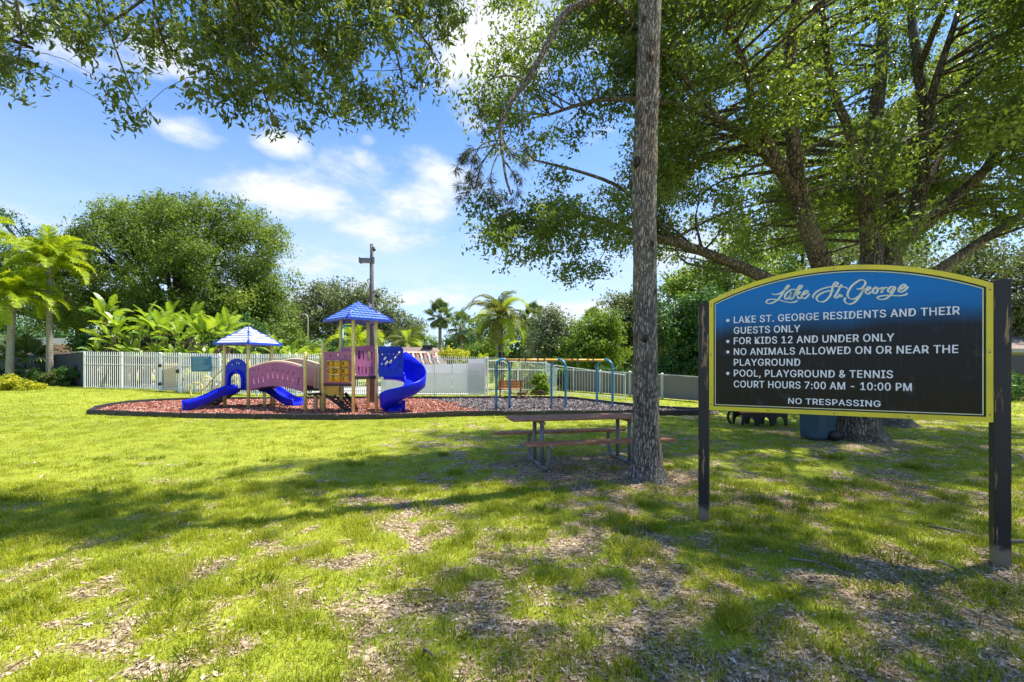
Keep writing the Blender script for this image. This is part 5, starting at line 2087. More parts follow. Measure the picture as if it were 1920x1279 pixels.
cl = px_clumps(345, 101, oak_w, (1190, 2080), (-60, 520), lambda x, y, r: r.uniform(10.2, 13.5) if 1440 < x < 1870 and y > -20 and r.random() < .66 else r.uniform(7.4, 13.0))
cl2 = px_clumps(170, 102, oak_w, (860, 1250), (-60, 530), lambda x, y, r: 7.2 + (x - 860) / 390 * 1.6 + r.uniform(-.9, 1.2))
top = [(r_.uniform(2.2, 13.5), r_.uniform(6.2, 14.5), r_.uniform(8.5, 13.5)) for _ in range(34)]
top = [t for t in top if ((t[0] - 8) / 6.5) ** 2 + ((t[1] - 10) / 5.5) ** 2 + ((t[2] - 7) / 6.8) ** 2 < 1.05]
near_top = []  # extra crown clumps above the view, added to shade the right foreground
while len(near_top) < 80:
    q = (r_.uniform(3.4, 12.5), r_.uniform(.3, 7.0), r_.uniform(6.0, 10.5))
    if EYE + .82 * q[1] < q[2] - .75:
        near_top.append(q)
top = top + near_top
nodes += limb(mb, [P(1722, 130, 10.2), Vector((8.2, 8.0, 9.0)), Vector((7.8, 5.0, 9.6)), Vector((7.0, 2.5, 9.4))], .07, .02, 9, .08)
nodes += limb(mb, [P(1800, 10, 9.6), Vector((10, 7.5, 9.6)), Vector((10.4, 5.0, 9.8)), Vector((10.5, 2.5, 9.4))], .07, .02, 9, .08)
twigs(mb, nodes, cl, .035, .13)
twigs(mb, nodes, cl2, .022, .13)
twigs(mb, nodes, top, .04, .1)
mb.build('trunk', M['bark_oak'], oak)
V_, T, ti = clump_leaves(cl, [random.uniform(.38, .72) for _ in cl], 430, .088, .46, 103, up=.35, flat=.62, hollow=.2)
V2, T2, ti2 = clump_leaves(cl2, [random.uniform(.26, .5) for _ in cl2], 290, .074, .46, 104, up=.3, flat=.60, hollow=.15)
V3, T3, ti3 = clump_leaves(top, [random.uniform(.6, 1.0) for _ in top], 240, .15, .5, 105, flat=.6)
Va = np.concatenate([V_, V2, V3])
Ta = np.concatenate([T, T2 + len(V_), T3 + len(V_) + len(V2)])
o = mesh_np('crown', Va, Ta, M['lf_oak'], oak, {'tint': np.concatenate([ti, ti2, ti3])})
o['kind'] = 'stuff'

# second oak trunk farther back
o2b = GX(1668, 12.2)
o2 = thing('second_oak', 'rough flared oak trunk just behind and right of the great oak', 'tree', o2b)
mb = MB()
vs_, fs = [], []
zs = [(-.05, .72), (.03, .60), (.12, .50), (.3, .42), (.8, .38), (2, .36), (4, .30), (7, .18)]
for i, (z, r) in enumerate(zs):
    for k in range(28):
        a = 2 * math.pi * k / 28
        q = 1 + .08 * math.sin(3 * a + 1) + max(0, .35 - z) * (.5 * max(0, math.sin(5 * a + .3)))
        vs_.append(Vector((o2b.x + math.cos(a) * r * q, o2b.y + math.sin(a) * r * q, z)))
for i in range(len(zs) - 1):
    for k in range(28):
        a, b = i * 28 + k, i * 28 + (k + 1) % 28
        fs.append((a, b, b + 28, a + 28))
mb.raw(vs_, fs, True)
e2 = (o2b.x + 1.5, o2b.y + 2.5, 7.6, 4.5, 3.5, 2.8)
c2 = ellipsoid_clumps(e2, 70, 9, .4, -.7)
nd = [(Vector((o2b.x, o2b.y, z)), .2) for z in (3, 4, 5, 6, 7)]
twigs(mb, nd, c2, .08, .1)
mb.build('trunk', M['bark_oak'], o2)
V_, T, ti = clump_leaves(c2, [.8] * len(c2), 260, .15, .5, 106, flat=.6)
mesh_np('crown', V_, T, M['lf_oak'], o2, {'tint': ti})['kind'] = 'stuff'

# ---- tall pine trunk in the middle
pb = GX(1214, 6.3)
pine = thing('pine_tree', 'tall pine with straight rough grey trunk and one long drooping limb beside the picnic table', 'tree', pb)
mb = MB()
ctrl_r = [(-.06, .33), (0, .30), (.07, .255), (.22, .212), (.6, .180), (1.2, .170), (2.0, .162), (3.0, .158), (4.05, .158), (4.35, .172), (4.6, .160), (5.2, .152), (6.5, .150), (8.5, .13), (11, .10), (14, .05)]
cxs = [(0, 0), (.6, -.015), (1.5, -.03), (3.0, -.035), (4.2, -.045), (4.5, -.035), (5.2, -.005), (6.7, .035), (9, .1), (14, .3)]
zz = np.concatenate([np.linspace(-.06, .6, 10), np.linspace(.7, 7, 64), np.linspace(7.3, 14, 20)])
nn = 36
vs_, fs = [], []
for i, z in enumerate(zz):
    r = np.interp(z, [a for a, _ in ctrl_r], [b for _, b in ctrl_r])
    cx_ = pb.x + np.interp(z, [a for a, _ in cxs], [b for _, b in cxs])
    for k in range(nn):
        a = 2 * math.pi * k / nn
        # plated bark: broken vertical ridges
        q = 1 + .035 * math.sin(13 * a + 2.2 * math.sin(z * 3.1 + k)) + .03 * (random.random() - .5) + max(0, .3 - z) * .35 * math.sin(5 * a + .6)
        vs_.append((cx_ + math.cos(a) * r * q, pb.y + math.sin(a) * r * q, z))
for i in range(len(zz) - 1):
    for k in range(nn):
        a, b = i * nn + k, i * nn + (k + 1) % nn
        fs.append((a, b, b + nn, a + nn))
mb.raw(vs_, fs, True)
for kz, ka, kr in ((4.36, -2.5, .055), (1.95, -1.9, .04), (3.25, -1.2, .035), (5.75, -1.7, .045), (2.6, -.9, .03), (6.3, -2.3, .035)):
    r = np.interp(kz, [a for a, _ in ctrl_r], [b for _, b in ctrl_r])
    cx_ = pb.x + np.interp(kz, [a for a, _ in cxs], [b for _, b in cxs])
    kb = MB()
    kb.ball((cx_ + math.cos(ka) * r * .92, pb.y + math.sin(ka) * r * .92, kz), kr, 10, 7, (1, 1, 1.5))
    kb.build('knot', M['bark_dark'], pine)
YP = 6.2
main = [Vector((pb.x + .05, 6.3, 7.2)), P(1150, -28, 6.25), P(1100, 4, YP), P(1060, 25, YP), P(1020, 95, YP), P(988, 150, YP), P(955, 195, YP), P(938, 235, YP), P(941, 275, YP), P(948, 330, YP), P(958, 365, YP)]
pn = limb(mb, main, .075, .012, 8, .1)
subs = [[(985, 148), (950, 142), (915, 152), (898, 180), (900, 215), (908, 250)],
        [(984, 155), (982, 200), (980, 240), (988, 280)],
        [(940, 240), (930, 270), (915, 290), (895, 315), (880, 345)],
        [(940, 262), (905, 270), (888, 300), (880, 330)],
        [(941, 275), (925, 310), (920, 340), (928, 370)],
        [(944, 300), (965, 330), (972, 365)],
        [(938, 250), (960, 290), (985, 310)],
        [(941, 270), (912, 275), (880, 285), (868, 300)],
        [(932, 268), (908, 300), (896, 330), (892, 350)]]
tips = []
for s_ in subs:
    yy = YP + random.uniform(-.25, .25)
    q = [P(x, y, YP if i == 0 else yy) for i, (x, y) in enumerate(s_)]
    pn2 = limb(mb, q, .014, .004, 6, 0)
    tips.append((q[-1], (q[-1] - q[-2]).normalized()))
    tips.append((q[-2], (q[-1] - q[-2]).normalized()))
for s_ in ([1.2, 1.0, 9.5], [-.6, 1.3, 10.5], [-1.4, -.4, 9.2], [.4, -1.5, 10.0], [1.6, -.8, 11], [-1.1, 1.1, 12], [.6, .6, 13.2], [-.5, -.6, 13.6]):
    a = Vector((pb.x + .1, pb.y, s_[2] - .8))
    b = Vector((pb.x + s_[0], pb.y + s_[1], s_[2]))
    limb(mb, [a, a.lerp(b, .5) + Z * .2, b], .04, .012, 6, 0)
    for k in range(5):
        tips.append((b + Vector((random.uniform(-.4, .4), random.uniform(-.4, .4), random.uniform(-.2, .3))), (b - a).normalized()))
mb.build('trunk', M['bark_pine'], pine)
# needle tufts
extra = []
for px, py in ((868, 300), (860, 350), (880, 335), (855, 320), (875, 360), (900, 345), (862, 375), (905, 370), (925, 385), (940, 375), (960, 380), (948, 400), (975, 340), (985, 300), (890, 300), (872, 290), (935, 410), (918, 360)):
    extra.append((P(px, py, YP + random.uniform(-.2, .2)), Vector((random.uniform(-.6, .1), random.uniform(-.3, .3), -.5)).normalized()))
tips += extra
nv, nt_, nti = [], [], []
r2 = np.random.default_rng(8)
c_, n_, d_, l_, w_ = [], [], [], [], []
for p, d in tips:
    for k in range(46):
        dd = Vector(unit(r2.normal(size=(1, 3)))[0]) * .75 + d * .8
        dd.normalize()
        L = .11 + .05 * r2.random()
        base = p - d * (.10 * r2.random())
        c_.append(base + dd * L / 2)
        d_.append(dd)
        n_.append(unit(r2.normal(size=(1, 3)))[0])
        l_.append(L)
        w_.append(.0050)
V_, T, ti = leaf_arrays(np.array([list(v) for v in c_]), np.array(n_), np.array([list(v) for v in d_]), np.array(l_), np.array(w_), r2.random(len(c_)))
mesh_np('needles', V_, T, M['needle'], pine, {'tint': ti})['kind'] = 'stuff'

# ---- overhead laurel oak (trunk stands left of the view)
ob = Vector((-8.6, 3.6, 0))
over = thing('overhead_oak', 'laurel oak whose hanging leafy branches fill the top left of the view', 'tree', ob)
mb = MB()
nodes = limb(mb, [ob - Z * .1, ob + Vector((.1, .1, 1.5)), ob + Vector((.3, .2, 3.6))], .38, .28, 12, .06)
f0 = ob + Vector((.3, .2, 3.6))
for q, r0 in (([P(60, -60, 6.0), P(300, -60, 5.8), P(480, -20, 5.6), P(640, -20, 5.6), P(760, 30, 5.6)], .15),
              ([Vector((-7, 3.5, 6.2)), Vector((-6, 3.4, 7.2)), Vector((-5.2, 3.6, 7.8))], .12),
              ([Vector((-7.4, 5.0, 6.4)), Vector((-6.4, 6.0, 7.4)), Vector((-5.5, 7.0, 8.2))], .10),
              ([Vector((-8.5, 2, 6)), Vector((-8.0, .8, 7)), Vector((-7.8, -.2, 8))], .12),
              ([Vector((-8.4, 3.8, 5.5)), Vector((-8.2, 4, 8)), Vector((-8, 4, 10))], .16),
              ([P(-100, 60, 6.2), P(0, 70, 6.0), P(60, 90, 5.9)], .05)):
    nodes += limb(mb, [f0] + q, r0, .02, 9, .08)


def over_w(x, y):
    low = np.interp(x, [-150, 0, 40, 70, 100, 140, 180, 220, 265, 300, 340, 400, 440, 480, 520, 560, 620, 680, 700, 760, 800, 840, 870], [210, 190, 185, 165, 175, 120, 195, 215, 258, 238, 190, 215, 225, 250, 262, 240, 250, 200, 235, 240, 210, 165, 60])
    if y > low:
        return 0
    dens = np.interp(x, [-150, 0, 60, 120, 300, 360, 430, 620, 700, 840, 880], [.6, .55, .3, .32, .34, .6, 1, 1, .55, .6, .1])
    return dens * (1 - .45 * (max(0, y) / max(low, 1)) ** 2)


for sx_, pts_ in enumerate([[(20, -40), (40, 60), (30, 130)], [(90, -40), (110, 50), (150, 110)], [(180, -50), (200, 40), (235, 140), (262, 200)], [(280, -50), (300, 60), (330, 120)], [(380, -40), (390, 60), (420, 150)],
                         [(430, -40), (470, 90), (500, 190), (520, 240)], [(540, -30), (545, 80), (580, 170)], [(620, -20), (660, 90), (640, 190)], [(700, 0), (740, 90), (760, 180)], [(760, 30), (800, 80), (830, 130)], [(330, -50), (240, 20), (170, 60), (110, 70)], [(600, -30), (700, 20), (790, 60)]]):
    yy = 5.1 + .12 * ((sx_ * 5) % 12)
    nodes += limb(mb, [P(x, y, yy + .1 * i) for i, (x, y) in enumerate(pts_)], .022, .006, 6, .05)
clo = px_clumps(320, 201, over_w, (-150, 870), (-90, 262), lambda x, y, r: r.uniform(4.9, 6.6))
hi = [(r_.uniform(-11.0, -4.6), r_.uniform(-.8, 7.2), r_.uniform(6.0, 10.2)) for _ in range(80)]
hi = [h for h in hi if not (h[1] > .5 and EYE + .80 * h[1] > h[2] - .5)]
twigs(mb, nodes, clo, .009, .22)
twigs(mb, nodes, hi, .03, .10)
mb.build('trunk', M['bark_oak'], over)
V_, T, ti = clump_leaves(clo, [random.uniform(.12, .27) for _ in clo], 92, .092, .33, 202, up=.1, droop=.25, flat=1.0, hollow=.05)
V2, T2, ti2 = clump_leaves(hi, [random.uniform(.35, .6) for _ in hi], 120, .14, .4, 203, flat=.7)
mesh_np('crown', np.concatenate([V_, V2]), np.concatenate([T, T2 + len(V_)]), M['lf_over'], over, {'tint': np.concatenate([ti, ti2])})['kind'] = 'stuff'

# strand of hanging moss beside the drooping limb
mo = thing('hanging_moss', 'thin grey wisp of moss dangling from the top edge between the two crowns', 'moss', P(892, -30, 5.6))
c_ = []
for k in range(60):
    t = random.random()
    c_.append(P(892 + random.gauss(0, 2.5), -40 + 85 * t, 5.6))
V_, T, ti = leaf_arrays(np.array([list(v) for v in c_]), r2.normal(size=(60, 3)), r2.normal(size=(60, 3)) * .4 + np.array([0, 0, -1.]), np.full(60, .06), np.full(60, .006), r2.random(60))
o = mesh_np('strands', V_, T, M['moss'], mo, {'tint': ti})
for mx in (820,):
    pass

# ================================================================= PALMS
def frond_mesh(name, L, n, wleaf, lleaf, curve, mat, seed, droop=.5, fold=.5):
    """feather frond along +X rising then arching down, leaflets on both sides"""
    r = random.Random(seed)
    mb_v, mb_f, tint = [], [], []
    pts = []
    ang = 0.0
    p = Vector((0, 0, 0))
    K = 22
    for i in range(K + 1):
        pts.append((p.copy(), ang))
        ang -= curve / K * (0.4 + 1.2 * i / K)
        p = p + Vector((math.cos(ang), 0, math.sin(ang))) * L / K
    # rachis
    def add(vs__, fs__, t):
        b = len(mb_v)
        mb_v.extend(vs__)
        mb_f.extend([tuple(i + b for i in f) for f in fs__])
        tint.extend([t] * len(vs__))
    for i in range(K):
        (a, aa), (b, ab) = pts[i], pts[i + 1]
        w0, w1 = .035 * (1 - i / K) + .006, .035 * (1 - (i + 1) / K) + .006
        add([a + Vector((0, -w0, 0)), a + Vector((0, w0, 0)), b + Vector((0, w1, 0)), b + Vector((0, -w1, 0))], [(0, 1, 2, 3)], .9)
    for k in range(n):
        t = .12 + .88 * k / (n - 1)
        i = min(K - 1, int(t * K))
        f = t * K - i
        c = pts[i][0].lerp(pts[i + 1][0], f)
        a_ = pts[i][1]
        tan = Vector((math.cos(a_), 0, math.sin(a_)))
        upv = Vector((-math.sin(a_), 0, math.cos(a_)))
        ll = lleaf * (math.sin(math.pi * min(1, .15 + t * .85)) ** .6) * r.uniform(.85, 1.1)
        for sd in (-1, 1):
            d = (tan * r.uniform(.5, .8) + Vector((0, sd, 0)) + upv * fold * r.uniform(.3, 1)).normalized()
            e1 = c + d * ll * .55
            e2 = e1 + (d + Vector((0, 0, -droop * 2.0))).normalized() * ll * .5
            w = wleaf
            wv = tan * w
            tt = r.uniform(.2, .9)
            add([c - wv * .5, c + wv * .5, e1 + wv * .6, e1 - wv * .6, e2], [(0, 1, 2, 3), (3, 2, 4)], tt)
    me = bpy.data.meshes.new(name)
    me.from_pydata([tuple(v) for v in mb_v], [], mb_f)
    at = me.attributes.new('tint', 'FLOAT', 'POINT')
    at.data.foreach_set('value', np.array(tint, dtype=np.float32))
    me.materials.append(M[mat])
    return me


def fan_mesh(name, pet, R_, nb, mat, seed, droop=.25):
    r = random.Random(seed)
    V__, F__, ti = [], [], []

    def add(v, f, t):
        b = len(V__)
        V__.extend(v)
        F__.extend([tuple(i + b for i in q) for q in f])
        ti.extend([t] * len(v))
    add([Vector((0, -.02, 0)), Vector((0, .02, 0)), Vector((pet, .012, -.02)), Vector((pet, -.012, -.02))], [(0, 1, 2, 3)], .8)
    c = Vector((pet, 0, -.02))
    for k in range(nb):
        a = -2.2 + 4.4 * k / (nb - 1)
        d = Vector((math.cos(a), math.sin(a), .15 * math.cos(a)))
        n_ = Vector((-math.sin(a), math.cos(a), 0))
        ll = R_ * (.75 + .25 * math.cos(a)) * r.uniform(.9, 1.05)
        w = R_ * .075
        m_ = c + d * ll * .6
        e = m_ + (d + Vector((0, 0, -droop * 3))).normalized() * ll * .42
        add([c, m_ + n_ * w + Vector((0, 0, .02)), m_ - n_ * w + Vector((0, 0, .02)), e], [(0, 2, 1), (1, 2, 3)], r.uniform(.2, .9))
    me = bpy.data.meshes.new(name)
    me.from_pydata([tuple(v) for v in V__], [], F__)
    at = me.attributes.new('tint', 'FLOAT', 'POINT')
    at.data.foreach_set('value', np.array(ti, dtype=np.float32))
    me.materials.append(M[mat])
    return me


def put_leaf(me, name, parent, loc, yaw, pitch, sc=1.0, roll=0.0, label=None):
    o = bpy.data.objects.new(name, me)
    link(o, parent)
    o.location = Vector(loc) - Vector(parent.location)
    o.rotation_euler = (Matrix.Rotation(yaw, 3, 'Z') @ Matrix.Rotation(-pitch, 3, 'Y') @ Matrix.Rotation(roll, 3, 'X')).to_euler()
    o.scale = (sc, sc, sc)
    if label:
        o['label'] = label
    return o


def palm(name, label, px, Y, topy, meshes, nf, tr0=.16, tr1=.12, lean=0.0, pitch=(75, -35), boots=False, shaft=False, group=None, bulge=0.0, yaw0=0.0):
    b = GX(px, Y)
    h = P(px, topy, Y).z
    t = thing(name, label, 'palm', b, group)
    mb = MB()
    pts = [b + Vector((lean * (i / 10) ** 2, 0, h * i / 10 - (.05 if i == 0 else 0))) for i in range(11)]
    rad = [(tr0 * (1.35 - .35 * min(1, i)) if i < 1 else tr0 + (tr1 - tr0) * (i / 10)) * (1 + bulge * math.sin(math.pi * i / 10)) for i in range(11)]
    mb.tube(pts, rad, 14)
    mb.build('trunk', M['bark_palm'], t)
    topp = pts[-1]
    if boots:
        mb = MB()
        rr = random.Random(3)
        for k in range(40):
            a = rr.random() * 6.28
            z = -rr.random() * .9
            p = topp + Vector((math.cos(a) * tr1 * .9, math.sin(a) * tr1 * .9, z))
            mb.tube([p, p + Vector((math.cos(a) * .16, math.sin(a) * .16, .22))], [.045, .02], 5)
        mb.build('frond_stubs', M['brown_rock' if boots == 2 else 'bark_palm'], t)
    if shaft:
        MB().tube([topp, topp + Z * .5, topp + Z * .8], [tr1 * 1.15, tr1 * .95, tr1 * .5], 12).build('crown_shaft', M['lf_palm'] if False else M['cream'], t)
        topp = topp + Z * .7
    for k in range(nf):
        yaw = yaw0 + k * 2.39996
        f = k / max(1, nf - 1)
        pt = math.radians(pitch[0] + (pitch[1] - pitch[0]) * f + random.uniform(-8, 8))
        put_leaf(meshes[k % len(meshes)], 'frond', t, topp + Z * (.10 * (1 - f)), yaw, pt, random.uniform(.88, 1.08), random.uniform(-.3, .3))
    return t


fr1 = [frond_mesh('frond', 3.0, 74, .050, .85, 1.75, 'lf_palm', 1, .55, .7), frond_mesh('frond', 2.7, 70, .050, .80, 2.1, 'lf_palm', 2, .6, .9), frond_mesh('frond', 3.1, 74, .050, .85, 1.5, 'lf_palm', 3, .5, .7)]
fr2 = [frond_mesh('frond', 2.8, 74, .036, .72, 2.0, 'lf_palm2', 4, 1.0, .2), frond_mesh('frond', 2.7, 70, .036, .72, 2.6, 'lf_palm2', 5, 1.1, .2), frond_mesh('frond', 2.8, 70, .036, .70, 2.3, 'lf_palm', 6, 1.0, .2)]
fn1 = [fan_mesh('frond', .9, .95, 22, 'lf_sabal', 7, .3), fan_mesh('frond', .8, .9, 22, 'lf_sabal', 8, .45)]
palm('bright_palm', 'bright green palm with smooth pale trunk, right of the tan shafted one', 93, 31, 498, fr1, 28, .20, .15, pitch=(88, 8), yaw0=.5)
palm('bright_palm', 'bright palm with a tan crown shaft, nearer the left edge', 18, 29.5, 562, fr1, 26, .22, .17, lean=.25, pitch=(85, 5), boots=1, yaw0=1.7)
palm('bright_palm', 'darker palm crown rising at the very left edge above the others', -45, 36, 440, fr1, 20, .2, .15, pitch=(85, 0))
palm('cabbage_palm', 'tall slender fan palm standing alone against white cloud right of the brown roof', 825, 44, 592, fn1, 26, .17, .15, pitch=(85, -65), boots=1)
palm('cabbage_palm', 'smaller ragged fan palm right of the tall slender one', 866, 40, 612, fn1, 15, .15, .13, pitch=(80, -75), boots=1)
palm('cabbage_palm', 'dark fan palm whose head shows between the queen palm and the silvery tree', 1000, 46, 596, fn1, 24, .17, .15, pitch=(85, -70), boots=1)
palm('cabbage_palm', 'half hidden fan palm above the green tree near the third teal arch', 1111, 44, 606, fn1, 20, .17, .15, pitch=(85, -50), boots=1)
palm('queen_palm', 'large queen palm with long drooping yellow green fronds behind the first teal arch', 938, 29.5, 598, fr2, 26, .24, .20, pitch=(88, -18), boots=2, yaw0=.9)
palm('feather_palm', 'low feather palm in the greenery right of the grey green oak', 762, 42, 640, fr2, 12, .15, .13, pitch=(75, -20))
palm('feather_palm', 'short bright palm seen between the posts of the tall tower', 668, 33, 650, fr1, 9, .15, .12, pitch=(80, 5))

# spiky low rosettes behind the fence
def rosette(name, label, px, Y, z0, me, n, pitch=(80, 5), cat='plant', sc=.8):
    b = GX(px, Y)
    t = thing(name, label, cat, b)
    MB().tube([b - Z * .05, b + Z * z0], [.09, .07], 8).build('stem', M['bark_dark'], t)
    for k in range(n):
        f = k / (n - 1)
        put_leaf(me[k % len(me)], 'frond', t, b + Z * z0, k * 2.4, math.radians(pitch[0] + (pitch[1] - pitch[0]) * f + random.uniform(-6, 6)), sc * random.uniform(.85, 1.1))
    return t


rosette('palmetto', 'spiky green rosette plant over the fence right of the lower blue roof', 582, 26.0, 1.75, fr1, 14, (85, 5), sc=.42)
rosette('palmetto', 'spiky palm like plant over the fence left of the queen palm', 905, 28, 1.2, fr1, 14, (85, 0), sc=.62)
rosette('palmetto', 'dark fan palmetto in front of the dark cloth fence between the two bright palm trunks', 46, 33.0, 1.8, fn1, 20, (85, -30), sc=1.35)
rosette('palmetto', 'drooping palmetto at the left foot of the right bright palm', 78, 31.5, .3, fr1, 8, (60, 10), sc=.35)
rosette('palmetto', 'broad leaved plant at the right foot of the queen palm', 968, 28.5, .7, fr1, 12, (80, 10), sc=.55)

# ---- paddle-leaved plants (bird of paradise and banana kind) behind the fence
def paddle_mesh(pet, L, Wd, curve, seed):
    r = random.Random(seed)
    V__, F__, ti = [], [], []
    K = 9
    p = Vector((0, 0, 0))
    ang = 0
    V__ += [Vector((0, -.025, 0)), Vector((0, .025, 0)), Vector((pet, .018, 0)), Vector((pet, -.018, 0))]
    F__.append((0, 1, 2, 3))
    ti += [.6] * 4
    p = Vector((pet, 0, 0))
    tb_ = r.uniform(.25, .8)
    mids = []
    for i in range(K + 1):
        mids.append((p.copy(), ang))
        ang -= curve / K
        p = p + Vector((math.cos(ang), 0, math.sin(ang))) * L / K
    for sd in (-1, 1):
        for i in range(K):
            t0, t1 = i / K, (i + 1) / K
            w0 = Wd * math.sin(math.pi * min(1, .06 + t0 * .94)) ** .65 if i else Wd * .35
            w1 = Wd * math.sin(math.pi * min(1, .06 + t1 * .94)) ** .65
            if i == K - 1:
                w1 = .01
            (a, aa), (b, ab) = mids[i], mids[i + 1]
            ua = Vector((-math.sin(aa), 0, math.cos(aa)))
            ub = Vector((-math.sin(ab), 0, math.cos(ab)))
            gap = .012 if r.random() < .75 else .06      # torn here and there
            tear = r.uniform(-.05, .10) * Wd
            base = len(V__)
            V__ += [a, b, b + Vector((-gap, sd * w1, 0)) + ub * w1 * .35, a + Vector((0, sd * (w0 + tear * .5), 0)) + ua * w0 * .35 + Vector((tear * .3, 0, 0))]
            F__.append((base, base + 1, base + 2, base + 3))
            tt = min(1, max(0, tb_ + r.uniform(-.15, .15)))
            ti += [min(1, tt + .25), min(1, tt + .25), tt, tt]
    me = bpy.data.meshes.new('leaf')
    me.from_pydata([tuple(v) for v in V__], [], F__)
    at = me.attributes.new('tint', 'FLOAT', 'POINT')
    at.data.foreach_set('value', np.array(ti, dtype=np.float32))
    me.materials.append(M['lf_banana'])
    return me


pad = [paddle_mesh(random.uniform(.5, .9), random.uniform(1.15, 1.6), random.uniform(.22, .32), random.uniform(.4, 1.2), k) for k in range(8)]
dead = paddle_mesh(.3, 1.1, .13, 1.9, 99)
dead.materials[0] = M['lf_dead']
PL = [(200, 31.5, 560, 11, 1.1, 'tallest paddle leaved plant above the left part of the white fence'),
      (212, 30.5, 610, 9, 1.0, 'paddle leaved plant just right of and under the tallest one'),
      (182, 31.0, 640, 8, .8, 'small paddle leaved plant above the left corner of the white fence'),
      (236, 30.0, 628, 9, .95, 'bright paddle leaved plant left of the tan gate'),
      (262, 29.5, 606, 10, 1.0, 'bright broad leaved plant above the fence before the tan gate'),
      (300, 28.6, 590, 11, 1.1, 'large paddle leaved plant directly above the tan gate'),
      (292, 28.0, 642, 9, .9, 'low leafy plant spreading just over the tan gate'),
      (334, 27.8, 602, 10, 1.05, 'tall paddle leaved plant right of the tan gate'),
      (346, 27.0, 648, 8, .8, 'low dark leaved plant above the blue notice board'),
      (382, 27.2, 600, 11, 1.05, 'upright paddle leaved plant between notice board and lower blue roof'),
      (416, 27.6, 596, 10, 1.0, 'tall paddle leaved plant directly left of the lower blue roof'),
      (396, 26.4, 650, 8, .8, 'small green paddle plant tucked under the left eave of the lower blue roof'),
      (456, 27.5, 632, 8, .85, 'paddle leaved plant peeking above the lower blue roof'),
      (548, 27.0, 652, 10, .85, 'bright leafy plant just right of the lower blue roof'),
      (520, 27.6, 640, 7, .8, 'paddle leaved plant behind the right corner of the lower blue roof'),
      (222, 29.0, 588, 9, .9, 'yellowish paddle leaved plant between the tallest one and the gate plants'),
      (278, 30.5, 578, 9, 1.0, 'paddle leaved plant at the back of the row left of the tan gate'),
      (318, 30.0, 575, 10, 1.0, 'paddle leaved plant at the back of the row right of the tan gate'),
      (362, 29.5, 584, 10, 1.0, 'paddle leaved plant behind the notice board, second row'),
      (432, 29.0, 590, 10, 1.0, 'paddle leaved plant of the second row left of the roof peak'),
      (250, 28.0, 645, 8, .8, 'low paddle leaved plant just over the fence left of the tan gate'),
      (322, 27.0, 652, 8, .75, 'low paddle leaved plant just over the fence right of the tan gate'),
      (374, 26.6, 652, 8, .75, 'low paddle leaved plant just over the notice board'),
      (940, 28.9, 622, 5, .8, 'two or three broad green leaves against the trunk of the queen palm')]
for i, (px, Y, py, n, sc, lab) in enumerate(PL):
    b = GX(px, Y)
    sc *= .82
    n = int(n * 1.5)
    h = max(.6, P(px, py, Y).z - 1.25 * sc)
    t = thing('paddle_plant', lab, 'plant', b, 'paddle leaved plants behind the white fence')
    mb = MB()
    for k in range(3):
        a = random.random() * 6.28
        e = b + Vector((math.cos(a) * .2, math.sin(a) * .2, h * random.uniform(.8, 1.0)))
        mb.tube([b + Vector((math.cos(a) * .1, math.sin(a) * .1, -.05)), b.lerp(e, .5) + Z * 0, e], [.10, .08, .05], 7)
    mb.build('stem', M['bark_dark'], t)
    for k in range(n):
        f = k / (n - 1)
        put_leaf(pad[(k + i) % 8], 'leaf', t, b + Z * h * random.uniform(.85, 1.0), i + k * 2.4 + random.uniform(-.3, .3), math.radians(82 - 62 * f + random.uniform(-8, 8)), sc * random.uniform(.85, 1.1), random.uniform(-.6, .6))
    for k in range(4):
        put_leaf(dead, 'dry_leaf', t, b + Z * h * random.uniform(.6, .9), i * 2 + k * 1.7, math.radians(random.uniform(-50, 10)), sc, random.uniform(-1, 1), 'brown dry hanging leaf')

# ---- leafy shrubs
def shrub(name, label, ctr, rx, ry, rz, n, size, mat, seed, nc=26, aspect=.45, cat='shrub', cr=.2):
    t = thing(name, label, cat, (ctr[0], ctr[1], 0))
    cl = ellipsoid_clumps((ctr[0], ctr[1], rz * .35, rx, ry, rz * .62), nc, seed, .6, -.45)
    mb = MB()
    for c in cl:
        mb.tube([(ctr[0] + (c[0] - ctr[0]) * .3, ctr[1] + (c[1] - ctr[1]) * .3, -.02), c], [.015, .006], 4, cap=False)
    mb.build('stems', M['bark_dark'], t)
    V_, T, ti = clump_leaves(cl, [cr * (.8 + .4 * random.random()) for _ in cl], n / nc, size, aspect, seed, up=.6)
    mesh_np('foliage', V_, T, M[mat], t, {'tint': ti})['kind'] = 'stuff'
    return t


